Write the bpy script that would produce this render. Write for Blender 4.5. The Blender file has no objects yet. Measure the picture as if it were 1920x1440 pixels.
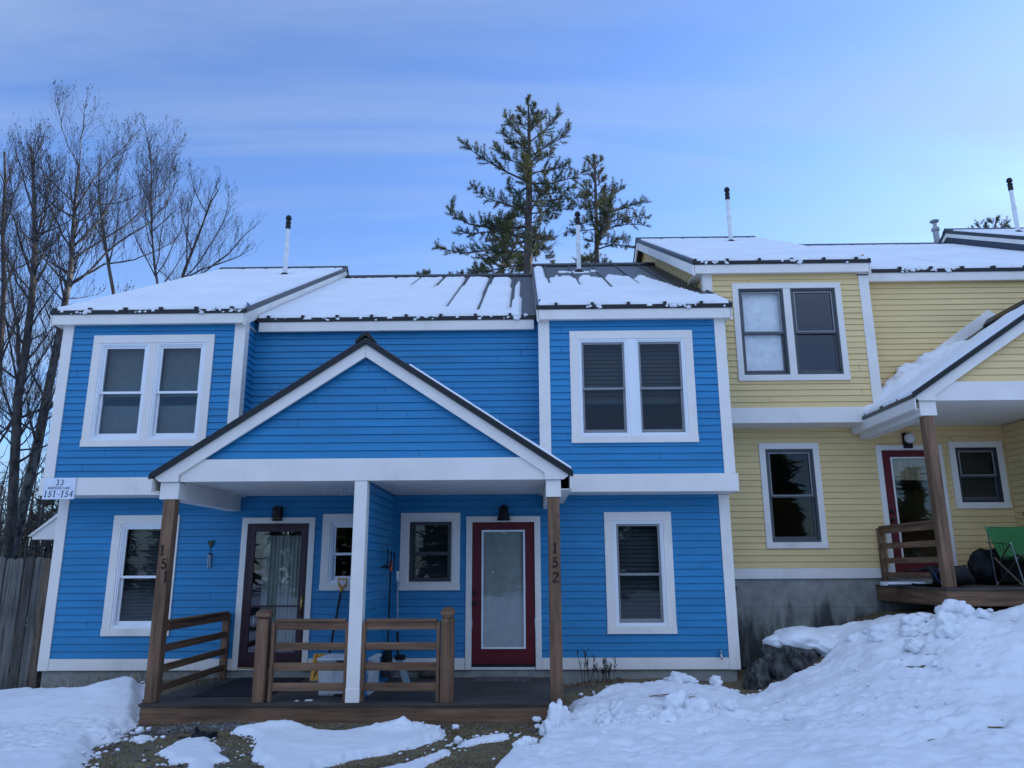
import bpy, math, random
import numpy as np
from mathutils import Vector, Matrix
random.seed(7)
RNG = np.random.default_rng(11)
sc = bpy.context.scene
COL = sc.collection
R = math.radians
GP=[(-0.603,0.1,-0.316),(-1.914,0.3,-0.418),(0.574,-0.2,-0.217),(1.821,-0.9,-0.071),(2.491,-4.0,-0.342),(1.038,-2.3,-0.353),(2.388,-2.2,-0.345),(1.127,-3.9,-0.365),(2.96,-2.5,-0.343),(3.67,-4.0,-0.342),(3.809,-2.4,-0.309),(4.385,-3.95,-0.353),(4.679,-2.3,-0.312),(5.12,-3.95,-0.353),(6.182,-2.3,-0.313),(6.334,-3.9,-0.365),(5.441,-3.1,-0.353),(7.079,-2.3,-0.314),(7.066,-4.0,-0.341),(7.53,-1.7,-0.238),(7.629,-2.9,-0.345),(8.232,-4.2,-0.294),(9.261,-4.6,-0.2),(10.851,-5.0,-0.106),(11.834,-5.2,-0.059),(7.924,-0.9,-0.114),(7.682,-0.3,-0.166),(8.405,-0.4,-0.085),(9.295,-0.3,-0.114),(8.993,-1.7,-0.239),(9.943,-0.3,-0.218),(9.945,-0.55,-0.235),(9.816,-2.1,-0.258),(10.606,-0.75,-0.009),(11.03,-0.6,0.173),(10.709,-2.2,0.012),(10.026,-3.8,-0.207),(11.515,-0.7,0.453),(11.528,-1.8,0.248),(12.082,-0.75,0.659),(11.944,-2.2,0.295),(12.656,-1.0,0.707),(12.259,-2.8,0.1),(13.406,-1.15,0.826),(13.067,-0.9,0.766),(15.278,-1.2,0.94),(13.654,-3.0,0.128),(12.561,1.3,0.694),(11.7,0.9,0.388),(10.324,0.8,-0.175),(10.115,0.3,-0.088),(13.881,0.5,0.794),(17.056,1.0,0.917),(1.0,1.5,-0.35),(5.0,1.5,-0.35),(9.0,1.2,-0.3),(3.0,-7.0,-0.3),(8.0,-7.0,-0.3),(13.0,-7.5,-0.25),(-3.0,-6.0,-0.35),(15.0,1.5,0.8),(10.6,1.2,-0.1)]
SNOW={'A':[(-9,0.1),(-1.5,0.05),(-0.6,-0.12),(-0.05,-0.22),(0.31,-0.4),(0.88,-0.8),(1.33,-1.04),(1.59,-0.95),(1.74,-0.83),(1.94,-0.9),(2.4,-1.78),(2.53,-2.1),(2.54,-2.33),(2.48,-2.4),(2.65,-2.76),(2.51,-2.93),(2.56,-3.13),(2.79,-3.39),(2.83,-3.75),(2.86,-3.9),(3.03,-3.97),(3.06,-4.24),(3.59,-5.23),(1.97,-5.25),(-9,-5.3)],'B':[(3.69,-2.56),(3.94,-2.44),(4.26,-2.41),(4.53,-2.42),(4.75,-2.57),(5.0,-2.63),(5.14,-2.49),(5.36,-2.4),(5.66,-2.42),(6.07,-2.4),(6.16,-2.6),(6.14,-2.77),(5.97,-2.99),(5.83,-3.15),(5.61,-3.41),(5.34,-3.64),(5.13,-4.01),(5.18,-4.51),(4.87,-4.53),(4.57,-3.87),(4.32,-3.57),(4.23,-3.26),(4.17,-2.93),(4.0,-2.76)],'Cc':[(3.3,-3.42),(3.35,-3.3),(3.29,-2.99),(3.36,-2.82),(3.59,-2.67),(3.66,-2.72),(3.69,-2.92),(3.94,-3.19),(4.01,-3.41),(4.14,-3.57),(4.23,-3.67),(4.11,-3.78),(4.25,-4.18),(4.31,-4.55),(4.06,-4.56),(3.9,-4.04),(3.82,-3.81),(3.69,-3.85),(3.52,-3.59)],'Dd':[(5.5,-4.14),(5.86,-3.72),(6.16,-3.21),(6.35,-2.85),(6.61,-2.6),(6.83,-2.59),(6.87,-2.77),(6.52,-2.95),(6.26,-3.15),(6.25,-3.4),(6.11,-3.71),(6.07,-4.12),(5.67,-4.51)],'E':[(6.54,-4.71),(6.62,-4.16),(6.74,-3.64),(6.83,-3.25),(6.94,-3.05),(7.02,-3.17),(7.16,-3.05),(7.1,-2.83),(7.18,-2.61),(7.25,-2.49),(7.34,-2.45),(7.46,-2.16),(7.48,-1.75),(7.52,-1.45),(7.65,-1.38),(7.85,-1.18),(8.06,-0.97),(8.24,-0.91),(8.48,-0.87),(8.67,-0.81),(8.94,-0.67),(9.23,-0.59),(9.54,-0.49),(9.89,-0.39),(9.82,-0.96),(10.2,-0.55),(10.6,-0.72),(10.95,-0.52),(11.15,-0.35),(11.22,0.1),(11.35,0.45),(11.9,0.5),(12.3,0.3),(12.45,-0.3),(12.6,-0.75),(13.2,-0.9),(14.5,-0.9),(19,-0.9),(19,-7),(5,-7)],'F':[(2.75,-2.69),(2.75,-2.54),(2.96,-2.63),(2.96,-2.87),(2.89,-2.9)]}
TREES={'A':{'trunk':[(-6.02,8.0,1.65),(-5.89,8.0,3.12),(-5.74,8.0,4.63),(-5.69,8.0,5.76),(-5.63,8.0,6.68),(-5.58,8.0,7.69),(-5.54,8.0,8.71),(-5.51,8.0,9.13),(-5.54,8.0,9.9),(-5.62,8.0,10.98),(-5.66,8.0,11.52),(-5.69,8.0,12.6)],'limbs':[[(-5.69,8.0,12.6),(-6.08,8.0,13.25),(-6.35,8.0,13.86),(-6.63,8.0,14.65),(-6.77,8.0,15.09)],[(-5.53,8.0,9.71),(-5.32,8.0,9.93),(-5.0,8.0,10.15),(-4.39,8.0,10.58),(-3.89,8.0,11.05),(-3.5,8.0,11.44),(-3.19,8.0,11.93),(-2.96,8.0,12.51),(-2.88,8.0,13.42)],[(-5.53,8.0,8.93),(-5.19,8.0,9.21),(-4.64,8.0,9.89),(-3.97,8.0,10.49),(-3.44,8.0,10.87),(-3.06,8.0,11.35),(-2.89,8.0,11.83),(-2.89,8.0,12.56)],[(-5.62,8.0,11.24),(-5.25,8.0,12.14),(-4.9,8.0,12.72),(-4.45,8.0,13.23),(-4.09,8.0,13.72)],[(-5.51,8.0,10.19),(-5.07,8.0,10.71),(-4.79,8.0,11.15),(-4.57,8.0,11.72),(-4.54,8.0,12.53),(-4.42,8.0,13.35)],[(-5.52,8.0,9.01),(-5.16,8.0,9.27),(-4.6,8.0,9.62),(-3.77,8.0,9.74),(-3.27,8.0,9.95),(-2.62,8.0,10.29)],[(-5.54,8.0,9.34),(-6.2,8.0,9.74),(-6.57,8.0,9.92)],[(-5.53,8.0,9.95),(-5.9,8.0,10.52),(-6.22,8.0,11.09),(-6.48,8.0,11.53),(-6.83,8.0,12.81),(-6.86,8.0,13.54)],[(-5.69,8.0,12.6),(-5.75,8.0,13.33),(-5.75,8.0,14.28),(-5.76,8.0,14.63)],[(-5.63,8.0,6.68),(-5.33,8.0,7.25),(-5.07,8.0,8.0)],[(-5.69,8.0,5.76),(-6.17,8.0,6.52),(-6.52,8.0,7.41)],[(-5.58,8.0,7.69),(-5.97,8.0,8.17),(-6.37,8.0,8.94)],[(-5.7,8.0,5.21),(-5.31,8.0,5.49),(-5.08,8.0,5.92)]]},'B':{'trunk':[(-5.72,7.4,1.02),(-5.74,7.4,2.68),(-6.04,7.4,5.73),(-6.02,7.4,7.07),(-6.07,7.4,8.46),(-6.11,7.4,8.95),(-6.21,7.4,9.95),(-6.39,7.4,11.13),(-6.55,7.4,12.02),(-6.74,7.4,12.91)],'limbs':[[(-6.0,7.4,5.52),(-6.11,7.4,6.52),(-6.31,7.4,7.61),(-6.63,7.4,8.57),(-6.99,7.4,9.79),(-7.22,7.4,10.57)],[(-5.75,7.4,5.21),(-5.75,7.4,5.84)],[(-6.07,7.4,8.46),(-5.83,7.4,9.31),(-5.74,7.4,10.24)],[(-6.11,7.4,8.95),(-6.55,7.4,9.86),(-6.88,7.4,10.71),(-7.25,7.4,11.53)],[(-6.18,7.4,9.78),(-6.05,7.4,10.87),(-6.01,7.4,11.67),(-6.14,7.4,12.32)],[(-6.36,7.4,10.88),(-6.78,7.4,11.84),(-7.12,7.4,12.67),(-7.22,7.4,13.0)],[(-6.02,7.4,6.65),(-5.61,7.4,7.22),(-5.33,7.4,7.81)],[(-5.98,7.4,4.96),(-6.47,7.4,5.94),(-6.79,7.4,6.66)],[(-5.92,7.4,4.55),(-5.6,7.4,5.23),(-5.31,7.4,6.07)],[(-5.86,7.4,4.01),(-5.35,7.4,4.41),(-5.01,7.4,4.95)],[(-6.02,7.4,7.07),(-6.69,7.4,7.82),(-7.14,7.4,8.42)]]},'C':{'trunk':[(-7.4,9.0,1.67),(-7.71,9.0,5.27),(-7.88,9.0,7.73),(-8.03,9.0,9.34),(-8.33,9.0,11.01),(-8.54,9.0,12.91),(-8.7,9.0,13.71)],'limbs':[[(-8.03,9.0,9.01),(-7.86,9.0,10.0),(-7.69,9.0,11.0)],[(-8.29,9.0,10.84),(-8.7,9.0,11.87),(-9.03,9.0,12.92)],[(-7.81,9.0,7.1),(-7.57,9.0,8.04),(-7.61,9.0,8.85)]]},'D':{'trunk':[(-6.51,15.0,11.16),(-6.85,15.0,12.44),(-7.09,15.0,13.73),(-7.27,15.0,15.06),(-7.39,15.0,16.41),(-7.62,15.0,17.75)],'limbs':[[(-6.82,15.0,12.22),(-6.76,15.0,13.51),(-6.67,15.0,14.61),(-6.6,15.0,15.95)],[(-7.04,15.0,13.51),(-7.49,15.0,14.62),(-7.78,15.0,15.74),(-8.05,15.0,16.88)],[(-7.2,15.0,14.61),(-7.15,15.0,15.73),(-7.11,15.0,16.86),(-6.85,15.0,18.02)],[(-6.76,15.0,12.01),(-7.42,15.0,13.09),(-7.83,15.0,13.96),(-8.16,15.0,15.07)],[(-6.75,15.0,12.11),(-6.31,15.0,13.07),(-5.99,15.0,13.94),(-5.78,15.0,15.04)]]},'E':{'trunk':[(-6.63,16.5,11.49),(-6.44,16.5,12.82),(-6.12,16.5,13.95),(-5.88,16.5,14.86),(-5.64,16.5,15.79),(-5.36,16.5,16.38)],'limbs':[[(-6.51,16.5,12.48),(-5.84,16.5,13.26),(-5.39,16.5,14.17),(-4.95,16.5,15.32),(-4.91,16.5,16.14)],[(-6.59,16.5,12.15),(-5.49,16.5,12.92),(-4.7,16.5,13.59),(-4.12,16.5,14.38),(-3.72,16.5,14.72)],[(-6.35,16.5,13.04),(-6.46,16.5,14.18),(-6.46,16.5,15.34),(-6.25,16.5,16.51)],[(-6.2,16.5,13.72),(-6.64,16.5,14.88),(-6.84,16.5,15.81)],[(-6.31,16.5,12.59),(-5.09,16.5,13.14),(-4.26,16.5,13.47),(-3.76,16.5,13.8)]]},'F':{'trunk':[(-7.64,14.0,10.82),(-7.97,14.0,11.94),(-8.21,14.0,12.87),(-8.5,14.0,13.93),(-8.76,14.0,15.22),(-8.86,14.0,16.54)],'limbs':[[(-8.02,14.0,12.04),(-7.91,14.0,13.08),(-7.89,14.0,14.13),(-7.9,14.0,15.21)],[(-8.21,14.0,12.87),(-8.77,14.0,13.72),(-9.1,14.0,14.79)],[(-8.5,14.0,13.93),(-8.43,14.0,15.0),(-8.46,14.0,16.09)]]}}
PINES=[{'trunk':[(7.11,22.0,11.6),(7.16,22.0,14.59),(7.18,22.0,16.19),(7.26,22.0,18.95),(7.29,22.0,20.36),(7.3,22.0,21.59),(7.28,22.0,22.9),(7.27,22.0,23.79)],'br':[[(7.27,22.0,21.51),(6.72,22.0,22.18),(6.26,22.0,22.92),(6.14,22.0,23.01)],[(7.3,22.0,21.23),(6.58,22.0,21.67),(5.93,22.0,22.23)],[(7.15,22.0,19.51),(6.06,22.0,20.1),(4.83,22.0,20.91),(4.04,22.0,21.64)],[(7.13,22.0,20.37),(6.32,22.0,20.67),(5.57,22.0,21.43)],[(7.15,22.0,19.23),(6.57,22.0,18.75),(6.25,22.0,19.39)],[(7.17,22.0,18.04),(6.31,22.0,18.26),(5.29,22.0,18.63),(4.45,22.0,19.2)],[(7.1,22.0,17.15),(5.92,22.0,17.03),(4.4,22.0,17.32),(3.44,22.0,17.89),(3.54,22.0,18.44)],[(7.07,22.0,16.53),(5.92,22.0,16.96),(4.53,22.0,16.84),(3.83,22.0,16.85)],[(7.03,22.0,16.4),(5.67,22.0,16.01),(4.1,22.0,15.83),(2.89,22.0,16.15)],[(7.0,22.0,15.25),(5.98,22.0,15.07),(5.17,22.0,14.88),(4.3,22.0,14.62)],[(7.02,22.0,15.86),(6.3,22.0,15.93),(5.42,22.0,15.61),(4.86,22.0,15.55)],[(7.37,22.0,21.66),(8.03,22.0,22.23),(8.56,22.0,22.81),(8.73,22.0,23.32)],[(7.31,22.0,22.24),(7.77,22.0,22.67),(8.07,22.0,23.11)],[(7.39,22.0,20.86),(8.14,22.0,21.36),(8.93,22.0,21.85),(9.2,22.0,22.36)],[(7.35,22.0,19.94),(7.99,22.0,20.07),(8.77,22.0,20.2),(9.21,22.0,20.37)],[(7.39,22.0,19.4),(8.24,22.0,19.36),(9.21,22.0,19.62),(10.15,22.0,20.07)],[(7.4,22.0,18.46),(8.23,22.0,18.48),(9.06,22.0,18.57),(9.7,22.0,18.63)],[(7.39,22.0,17.83),(8.22,22.0,17.92),(9.3,22.0,18.08)],[(7.38,22.0,17.35),(7.96,22.0,17.48),(8.53,22.0,17.54)],[(7.34,22.0,16.19),(7.81,22.0,16.05),(8.18,22.0,15.51),(8.3,22.0,15.27)],[(7.29,22.0,20.22),(7.81,22.0,20.64),(8.46,22.0,20.92)],[(7.29,22.0,20.94),(6.97,22.0,21.23),(6.32,22.0,21.53)],[(7.28,22.0,22.76),(6.99,22.0,23.13),(6.82,22.0,23.43)],[(7.28,22.0,22.9),(7.51,22.0,23.27),(7.58,22.0,23.64)],[(7.29,22.0,22.17),(6.92,22.0,22.62),(6.79,22.0,22.91)],[(7.29,22.0,22.32),(7.57,22.0,22.82),(7.68,22.0,23.12)],[(7.27,22.0,23.42),(7.27,22.0,23.87),(7.29,22.0,24.05)],[(7.16,22.0,17.56),(6.69,22.0,17.7),(6.18,22.0,17.57)],[(7.16,22.0,16.87),(6.56,22.0,16.75),(5.67,22.0,17.17),(5.16,22.0,17.45)],[(7.15,22.0,18.95),(7.59,22.0,19.01),(8.24,22.0,19.07),(8.62,22.0,19.14)],[(7.28,22.0,19.65),(7.91,22.0,18.8),(8.87,22.0,18.92),(9.46,22.0,19.2)],[(7.38,22.0,18.25),(8.22,22.0,18.17),(8.86,22.0,18.37)]],'bare':[[(7.36,22.0,16.33),(7.88,22.0,16.39),(8.58,22.0,16.66)],[(7.36,22.0,16.02),(8.06,22.0,16.05),(8.62,22.0,16.38)],[(7.0,22.0,15.25),(5.92,22.0,14.87),(4.92,22.0,14.65)],[(7.24,22.0,18.95),(6.82,22.0,18.74),(6.57,22.0,18.54)],[(7.45,22.0,17.56),(7.77,22.0,18.03),(7.59,22.0,18.38)]]},{'trunk':[(10.6,25.0,12.47),(10.7,25.0,16.15),(10.74,25.0,18.21),(10.76,25.0,19.71),(10.76,25.0,20.92),(10.77,25.0,22.0),(10.77,25.0,22.47)],'br':[[(10.81,25.0,19.22),(11.78,25.0,19.39),(12.62,25.0,19.68),(13.36,25.0,19.93)],[(10.79,25.0,18.58),(11.76,25.0,18.86),(12.73,25.0,19.04),(13.42,25.0,18.92)],[(10.79,25.0,18.21),(11.61,25.0,18.49),(12.44,25.0,18.63),(13.3,25.0,18.54)],[(10.76,25.0,19.93),(11.47,25.0,20.23),(12.18,25.0,20.75)],[(10.76,25.0,17.25),(11.58,25.0,17.53),(12.25,25.0,17.37),(12.93,25.0,17.25)],[(10.77,25.0,20.77),(11.08,25.0,21.07),(11.29,25.0,21.22)],[(10.75,25.0,20.54),(10.44,25.0,20.78),(10.22,25.0,20.97)],[(10.71,25.0,19.48),(10.06,25.0,19.64),(9.58,25.0,19.8)],[(10.73,25.0,18.8),(10.11,25.0,18.74),(9.55,25.0,18.63)],[(10.73,25.0,18.36),(9.96,25.0,18.29),(9.13,25.0,18.04)],[(10.7,25.0,16.74),(10.19,25.0,16.67),(9.77,25.0,16.42)],[(10.77,25.0,20.08),(10.43,25.0,20.32),(10.22,25.0,20.24)],[(10.76,25.0,20.31),(11.13,25.0,20.46),(11.24,25.0,20.76)],[(10.76,25.0,21.54),(10.61,25.0,22.01),(10.41,25.0,22.36)],[(10.76,25.0,21.69),(10.93,25.0,22.08),(11.15,25.0,22.43)],[(10.76,25.0,22.0),(10.73,25.0,22.32),(10.77,25.0,22.51)],[(10.74,25.0,20.01),(11.03,25.0,19.7),(11.25,25.0,20.0)],[(10.75,25.0,17.62),(10.35,25.0,17.69),(10.24,25.0,17.4)],[(10.73,25.0,16.59),(11.13,25.0,16.51),(11.4,25.0,16.36)],[(10.76,25.0,17.47),(11.38,25.0,17.61),(12.14,25.0,17.82)],[(10.75,25.0,20.92),(10.59,25.0,21.31),(10.53,25.0,21.47)],[(10.76,25.0,21.08),(10.95,25.0,21.38),(11.1,25.0,21.69)]],'bare':[]},{'trunk':[(5.79,28.0,13.43),(5.8,28.0,17.27),(5.87,28.0,18.46),(5.95,28.0,19.66),(5.99,28.0,20.47)],'br':[[(5.83,28.0,17.67),(5.13,28.0,17.75),(4.69,28.0,17.68)],[(5.8,28.0,17.27),(5.13,28.0,17.28),(4.17,28.0,17.61)],[(5.87,28.0,18.06),(6.32,28.0,18.13),(6.76,28.0,18.21)],[(5.91,28.0,18.86),(5.43,28.0,19.18),(4.91,28.0,19.11)],[(5.91,28.0,18.86),(6.47,28.0,19.01),(6.84,28.0,18.84)],[(5.95,28.0,19.66),(5.65,28.0,19.99),(5.43,28.0,20.31)],[(5.99,28.0,20.14),(6.1,28.0,20.38),(6.1,28.0,20.59)],[(5.8,28.0,17.12),(6.46,28.0,17.27),(6.9,28.0,17.5)],[(5.87,28.0,17.82),(5.43,28.0,18.15),(4.84,28.0,17.84)]],'bare':[]},{'trunk':[(0.55,35.0,15.61),(0.45,35.0,18.31),(0.41,35.0,19.96)],'br':[[(0.42,35.0,19.69),(0.19,35.0,19.87),(0.11,35.0,19.92)],[(0.41,35.0,19.78),(0.63,35.0,19.96),(0.8,35.0,20.05)],[(0.42,35.0,19.59),(0.41,35.0,19.87),(0.45,35.0,20.1)]],'bare':[]},{'trunk':[(3.36,33.0,14.98),(3.37,33.0,17.55),(3.33,33.0,19.04)],'br':[[(3.33,33.0,18.87),(3.07,33.0,19.14),(3.11,33.0,19.22)],[(3.33,33.0,18.87),(3.57,33.0,19.04),(3.73,33.0,19.13)],[(3.35,33.0,18.6),(2.49,33.0,18.97),(2.36,33.0,19.1)],[(3.35,33.0,18.6),(4.14,33.0,19.3),(3.81,33.0,19.39)]],'bare':[]},{'trunk':[(36.42,34.0,19.02),(36.79,34.0,21.27),(36.99,34.0,22.41),(37.16,34.0,23.02)],'br':[[(36.88,34.0,21.87),(36.44,34.0,22.18),(36.41,34.0,22.49)],[(36.87,34.0,21.84),(35.99,34.0,22.23),(35.97,34.0,22.61)],[(36.86,34.0,21.72),(35.54,34.0,22.01),(35.37,34.0,22.05)],[(36.9,34.0,21.87),(37.41,34.0,22.17),(37.8,34.0,22.66)],[(36.89,34.0,21.84),(37.63,34.0,22.02),(37.88,34.0,22.28)],[(36.99,34.0,22.41),(36.81,34.0,22.6),(36.69,34.0,22.72)],[(37.04,34.0,22.48),(37.18,34.0,22.71),(37.2,34.0,22.86)]],'bare':[]}]
CAMLOC=(7.0328, -11.4992, 1.421)
CAMROT=[[0.999787, 0.020109, -0.004646], [0.009212, -0.233348, 0.97235], [0.018469, -0.972185, -0.233483]]
AZD=60;ELD=12
SKYTINT=(.64,.86,1.24); CLOUD=(1.5,1.95,2.7); SKYSTR=.13; EXPOSURE=1.25; FILL_VEIL=(3.0,3.8,5.6)


# ---------------------------------------------------------------- mesh helpers
class MB:
    def __init__(s): s.v=[]; s.f=[]
    def add(s, vs, fs):
        b=len(s.v); s.v+=[tuple(p) for p in vs]; s.f+=[tuple(i+b for i in q) for q in fs]; return s
    def box(s, x0,x1,y0,y1,z0,z1):
        return s.add([(x0,y0,z0),(x1,y0,z0),(x1,y1,z0),(x0,y1,z0),(x0,y0,z1),(x1,y0,z1),(x1,y1,z1),(x0,y1,z1)],
              [(3,2,1,0),(4,5,6,7),(0,1,5,4),(1,2,6,5),(2,3,7,6),(3,0,4,7)])
    def quad(s,a,b,c,d): return s.add([a,b,c,d],[(0,1,2,3)])
    def prism(s, poly, axis, a, b):
        """poly: 2D points; axis 'x','y','z' = extrusion axis, from a to b"""
        n=len(poly)
        def P(p,t): return {'x':(t,p[0],p[1]),'y':(p[0],t,p[1]),'z':(p[0],p[1],t)}[axis]
        vs=[P(p,a) for p in poly]+[P(p,b) for p in poly]
        fs=[tuple(range(n)),tuple(range(2*n-1,n-1,-1))]+[(i,i+n,(i+1)%n+n,(i+1)%n) for i in range(n)]
        return s.add(vs,fs)
    def tube(s, pts, rad, n=6, cap=True):
        pts=[Vector(p) for p in pts]
        if not hasattr(rad,'__len__'): rad=[rad]*len(pts)
        vs=[]; up=None
        for i,p in enumerate(pts):
            d=(pts[min(i+1,len(pts)-1)]-pts[max(i-1,0)])
            if d.length<1e-9: d=Vector((0,0,1))
            d.normalize()
            if up is None: up=Vector((1,0,0)) if abs(d.x)<.8 else Vector((0,1,0))
            u=(up-d*up.dot(d)); u.normalize(); w=d.cross(u); up=u
            for k in range(n):
                a=2*math.pi*k/n; vs.append(p+(u*math.cos(a)+w*math.sin(a))*rad[i])
        fs=[(i*n+k,i*n+(k+1)%n,(i+1)*n+(k+1)%n,(i+1)*n+k) for i in range(len(pts)-1) for k in range(n)]
        if cap: fs+=[tuple(range(n-1,-1,-1)),tuple((len(pts)-1)*n+k for k in range(n))]
        return s.add(vs,fs)
    def lathe(s, prof, c=(0,0,0), n=16):
        vs=[(c[0]+r*math.cos(2*math.pi*k/n),c[1]+r*math.sin(2*math.pi*k/n),c[2]+z) for r,z in prof for k in range(n)]
        m=len(prof)
        fs=[(i*n+k,i*n+(k+1)%n,(i+1)*n+(k+1)%n,(i+1)*n+k) for i in range(m-1) for k in range(n)]
        fs+=[tuple(range(n-1,-1,-1)),tuple((m-1)*n+k for k in range(n))]
        return s.add(vs,fs)
    def build(s, name, mat, parent=None, bevel=0, smooth=False, loc=None):
        me=bpy.data.meshes.new(name); me.from_pydata(s.v,[],s.f); me.update()
        o=bpy.data.objects.new(name,me); COL.objects.link(o)
        for m in (mat if isinstance(mat,(list,tuple)) else [mat]): me.materials.append(m)
        if parent is not None: o.parent=parent
        if loc: o.location=loc
        if smooth: me.polygons.foreach_set('use_smooth',[True]*len(me.polygons))
        if bevel:
            b=o.modifiers.new('bevel','BEVEL'); b.width=bevel; b.segments=2; b.limit_method='ANGLE'
        return o
def npmesh(name, V, F, mat, parent=None, smooth=True):
    me=bpy.data.meshes.new(name); F=np.asarray(F,dtype=np.int32); k=F.shape[1]
    me.vertices.add(len(V)); me.vertices.foreach_set('co',np.asarray(V,dtype=np.float32).ravel())
    me.loops.add(F.size); me.loops.foreach_set('vertex_index',F.ravel())
    me.polygons.add(len(F)); me.polygons.foreach_set('loop_start',np.arange(0,F.size,k,dtype=np.int32))
    me.polygons.foreach_set('use_smooth',np.full(len(F),smooth,dtype=bool))
    me.update(calc_edges=True); me.validate()
    o=bpy.data.objects.new(name,me); COL.objects.link(o); me.materials.append(mat)
    if parent is not None: o.parent=parent
    return o
def empty(name, loc=(0,0,0), rz=0):
    o=bpy.data.objects.new(name,None); COL.objects.link(o); o.location=loc; o.rotation_euler=(0,0,rz); o.empty_display_size=.2; return o
def tag(o, label=None, cat=None, group=None, kind=None):
    if label: o['label']=label
    if cat: o['category']=cat
    if group: o['group']=group
    if kind: o['kind']=kind
    return o

# ---------------------------------------------------------------- noise (numpy)
PERM=RNG.permutation(512)
GR=RNG.normal(size=(512,2)); GR/=np.linalg.norm(GR,axis=1)[:,None]
def perlin(x,y):
    xi=np.floor(x).astype(int); yi=np.floor(y).astype(int); xf=x-xi; yf=y-yi
    def g(i,j,dx,dy):
        h=PERM[(PERM[(xi+i)%512]+yi+j)%512]; return GR[h,0]*dx+GR[h,1]*dy
    u=xf*xf*xf*(xf*(xf*6-15)+10); v=yf*yf*yf*(yf*(yf*6-15)+10)
    a=g(0,0,xf,yf); b=g(1,0,xf-1,yf); c=g(0,1,xf,yf-1); d=g(1,1,xf-1,yf-1)
    return (a+(b-a)*u)+((c+(d-c)*u)-(a+(b-a)*u))*v
def fbm(x,y,o=4,s=1.0,seed=0):
    r=0; a=1; f=s
    for i in range(o): r=r+a*perlin(x*f+17.3*i+seed*31.7,y*f-9.1*i+seed*13.3); a*=.5; f*=2.03
    return r
def sstep(a,b,x):
    t=np.clip((x-a)/(b-a),0,1); return t*t*(3-2*t)

# ---------------------------------------------------------------- materials
def newmat(name):
    m=bpy.data.materials.new(name); m.use_nodes=True; nt=m.node_tree
    return m,nt,nt.nodes['Principled BSDF']
def N(nt,t,**k):
    n=nt.nodes.new(t)
    for a,b in k.items():
        if a in n.inputs: n.inputs[a].default_value=b
        else: setattr(n,a,b)
    return n
def tex(nt, scale, detail=4, stretch=(1,1,1), coord='Object', rough=.55):
    tc=N(nt,'ShaderNodeTexCoord'); mp=N(nt,'ShaderNodeMapping'); mp.inputs['Scale'].default_value=stretch
    nz=N(nt,'ShaderNodeTexNoise'); nz.inputs['Scale'].default_value=scale; nz.inputs['Detail'].default_value=detail; nz.inputs['Roughness'].default_value=rough
    nt.links.new(tc.outputs[coord],mp.inputs['Vector']); nt.links.new(mp.outputs['Vector'],nz.inputs['Vector'])
    return nz.outputs['Fac']
def ramp(nt, fac, stops):
    r=N(nt,'ShaderNodeValToRGB'); e=r.color_ramp.elements
    while len(e)<len(stops): e.new(.5)
    for i,(p,c) in enumerate(stops): e[i].position=p; e[i].color=(*c,1)
    nt.links.new(fac,r.inputs['Fac']); return r.outputs['Color']
def mix(nt, fac, a, b, blend='MIX'):
    m=N(nt,'ShaderNodeMix'); m.data_type='RGBA'; m.blend_type=blend
    for s,v in ((m.inputs['Factor'],fac),(m.inputs['A'],a),(m.inputs['B'],b)):
        if hasattr(v,'is_linked'): nt.links.new(v,s)
        elif isinstance(v,(int,float)): s.default_value=v
        else: s.default_value=(*v,1)
    return m.outputs['Result']
def bump(nt, bsdf, fac, strength=.3, dist=.01):
    b=N(nt,'ShaderNodeBump'); b.inputs['Strength'].default_value=strength; b.inputs['Distance'].default_value=dist
    nt.links.new(fac,b.inputs['Height']); nt.links.new(b.outputs['Normal'],bsdf.inputs['Normal'])
def mul(c,k): return tuple(min(1,x*k) for x in c)
def paint(name, c, rough=.55, var=.12, scale=3, stretch=(1,1,1), bmp=.15, dirt=None, spec=.4):
    m,nt,b=newmat(name)
    f=tex(nt,scale,6,stretch); col=ramp(nt,f,[(.3,mul(c,1-var)),(.7,mul(c,1+var))])
    if dirt:
        f3=tex(nt,1.3,8,(1,1,.35),rough=.7); col=mix(nt,ramp(nt,f3,[(.56,(0,0,0)),(.78,(.8,.8,.8))]),col,dirt)
    nt.links.new(col,b.inputs['Base Color']); b.inputs['Roughness'].default_value=rough; b.inputs['Specular IOR Level'].default_value=spec
    if bmp: bump(nt,b,tex(nt,60,3,stretch),bmp,.003)
    return m
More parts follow.
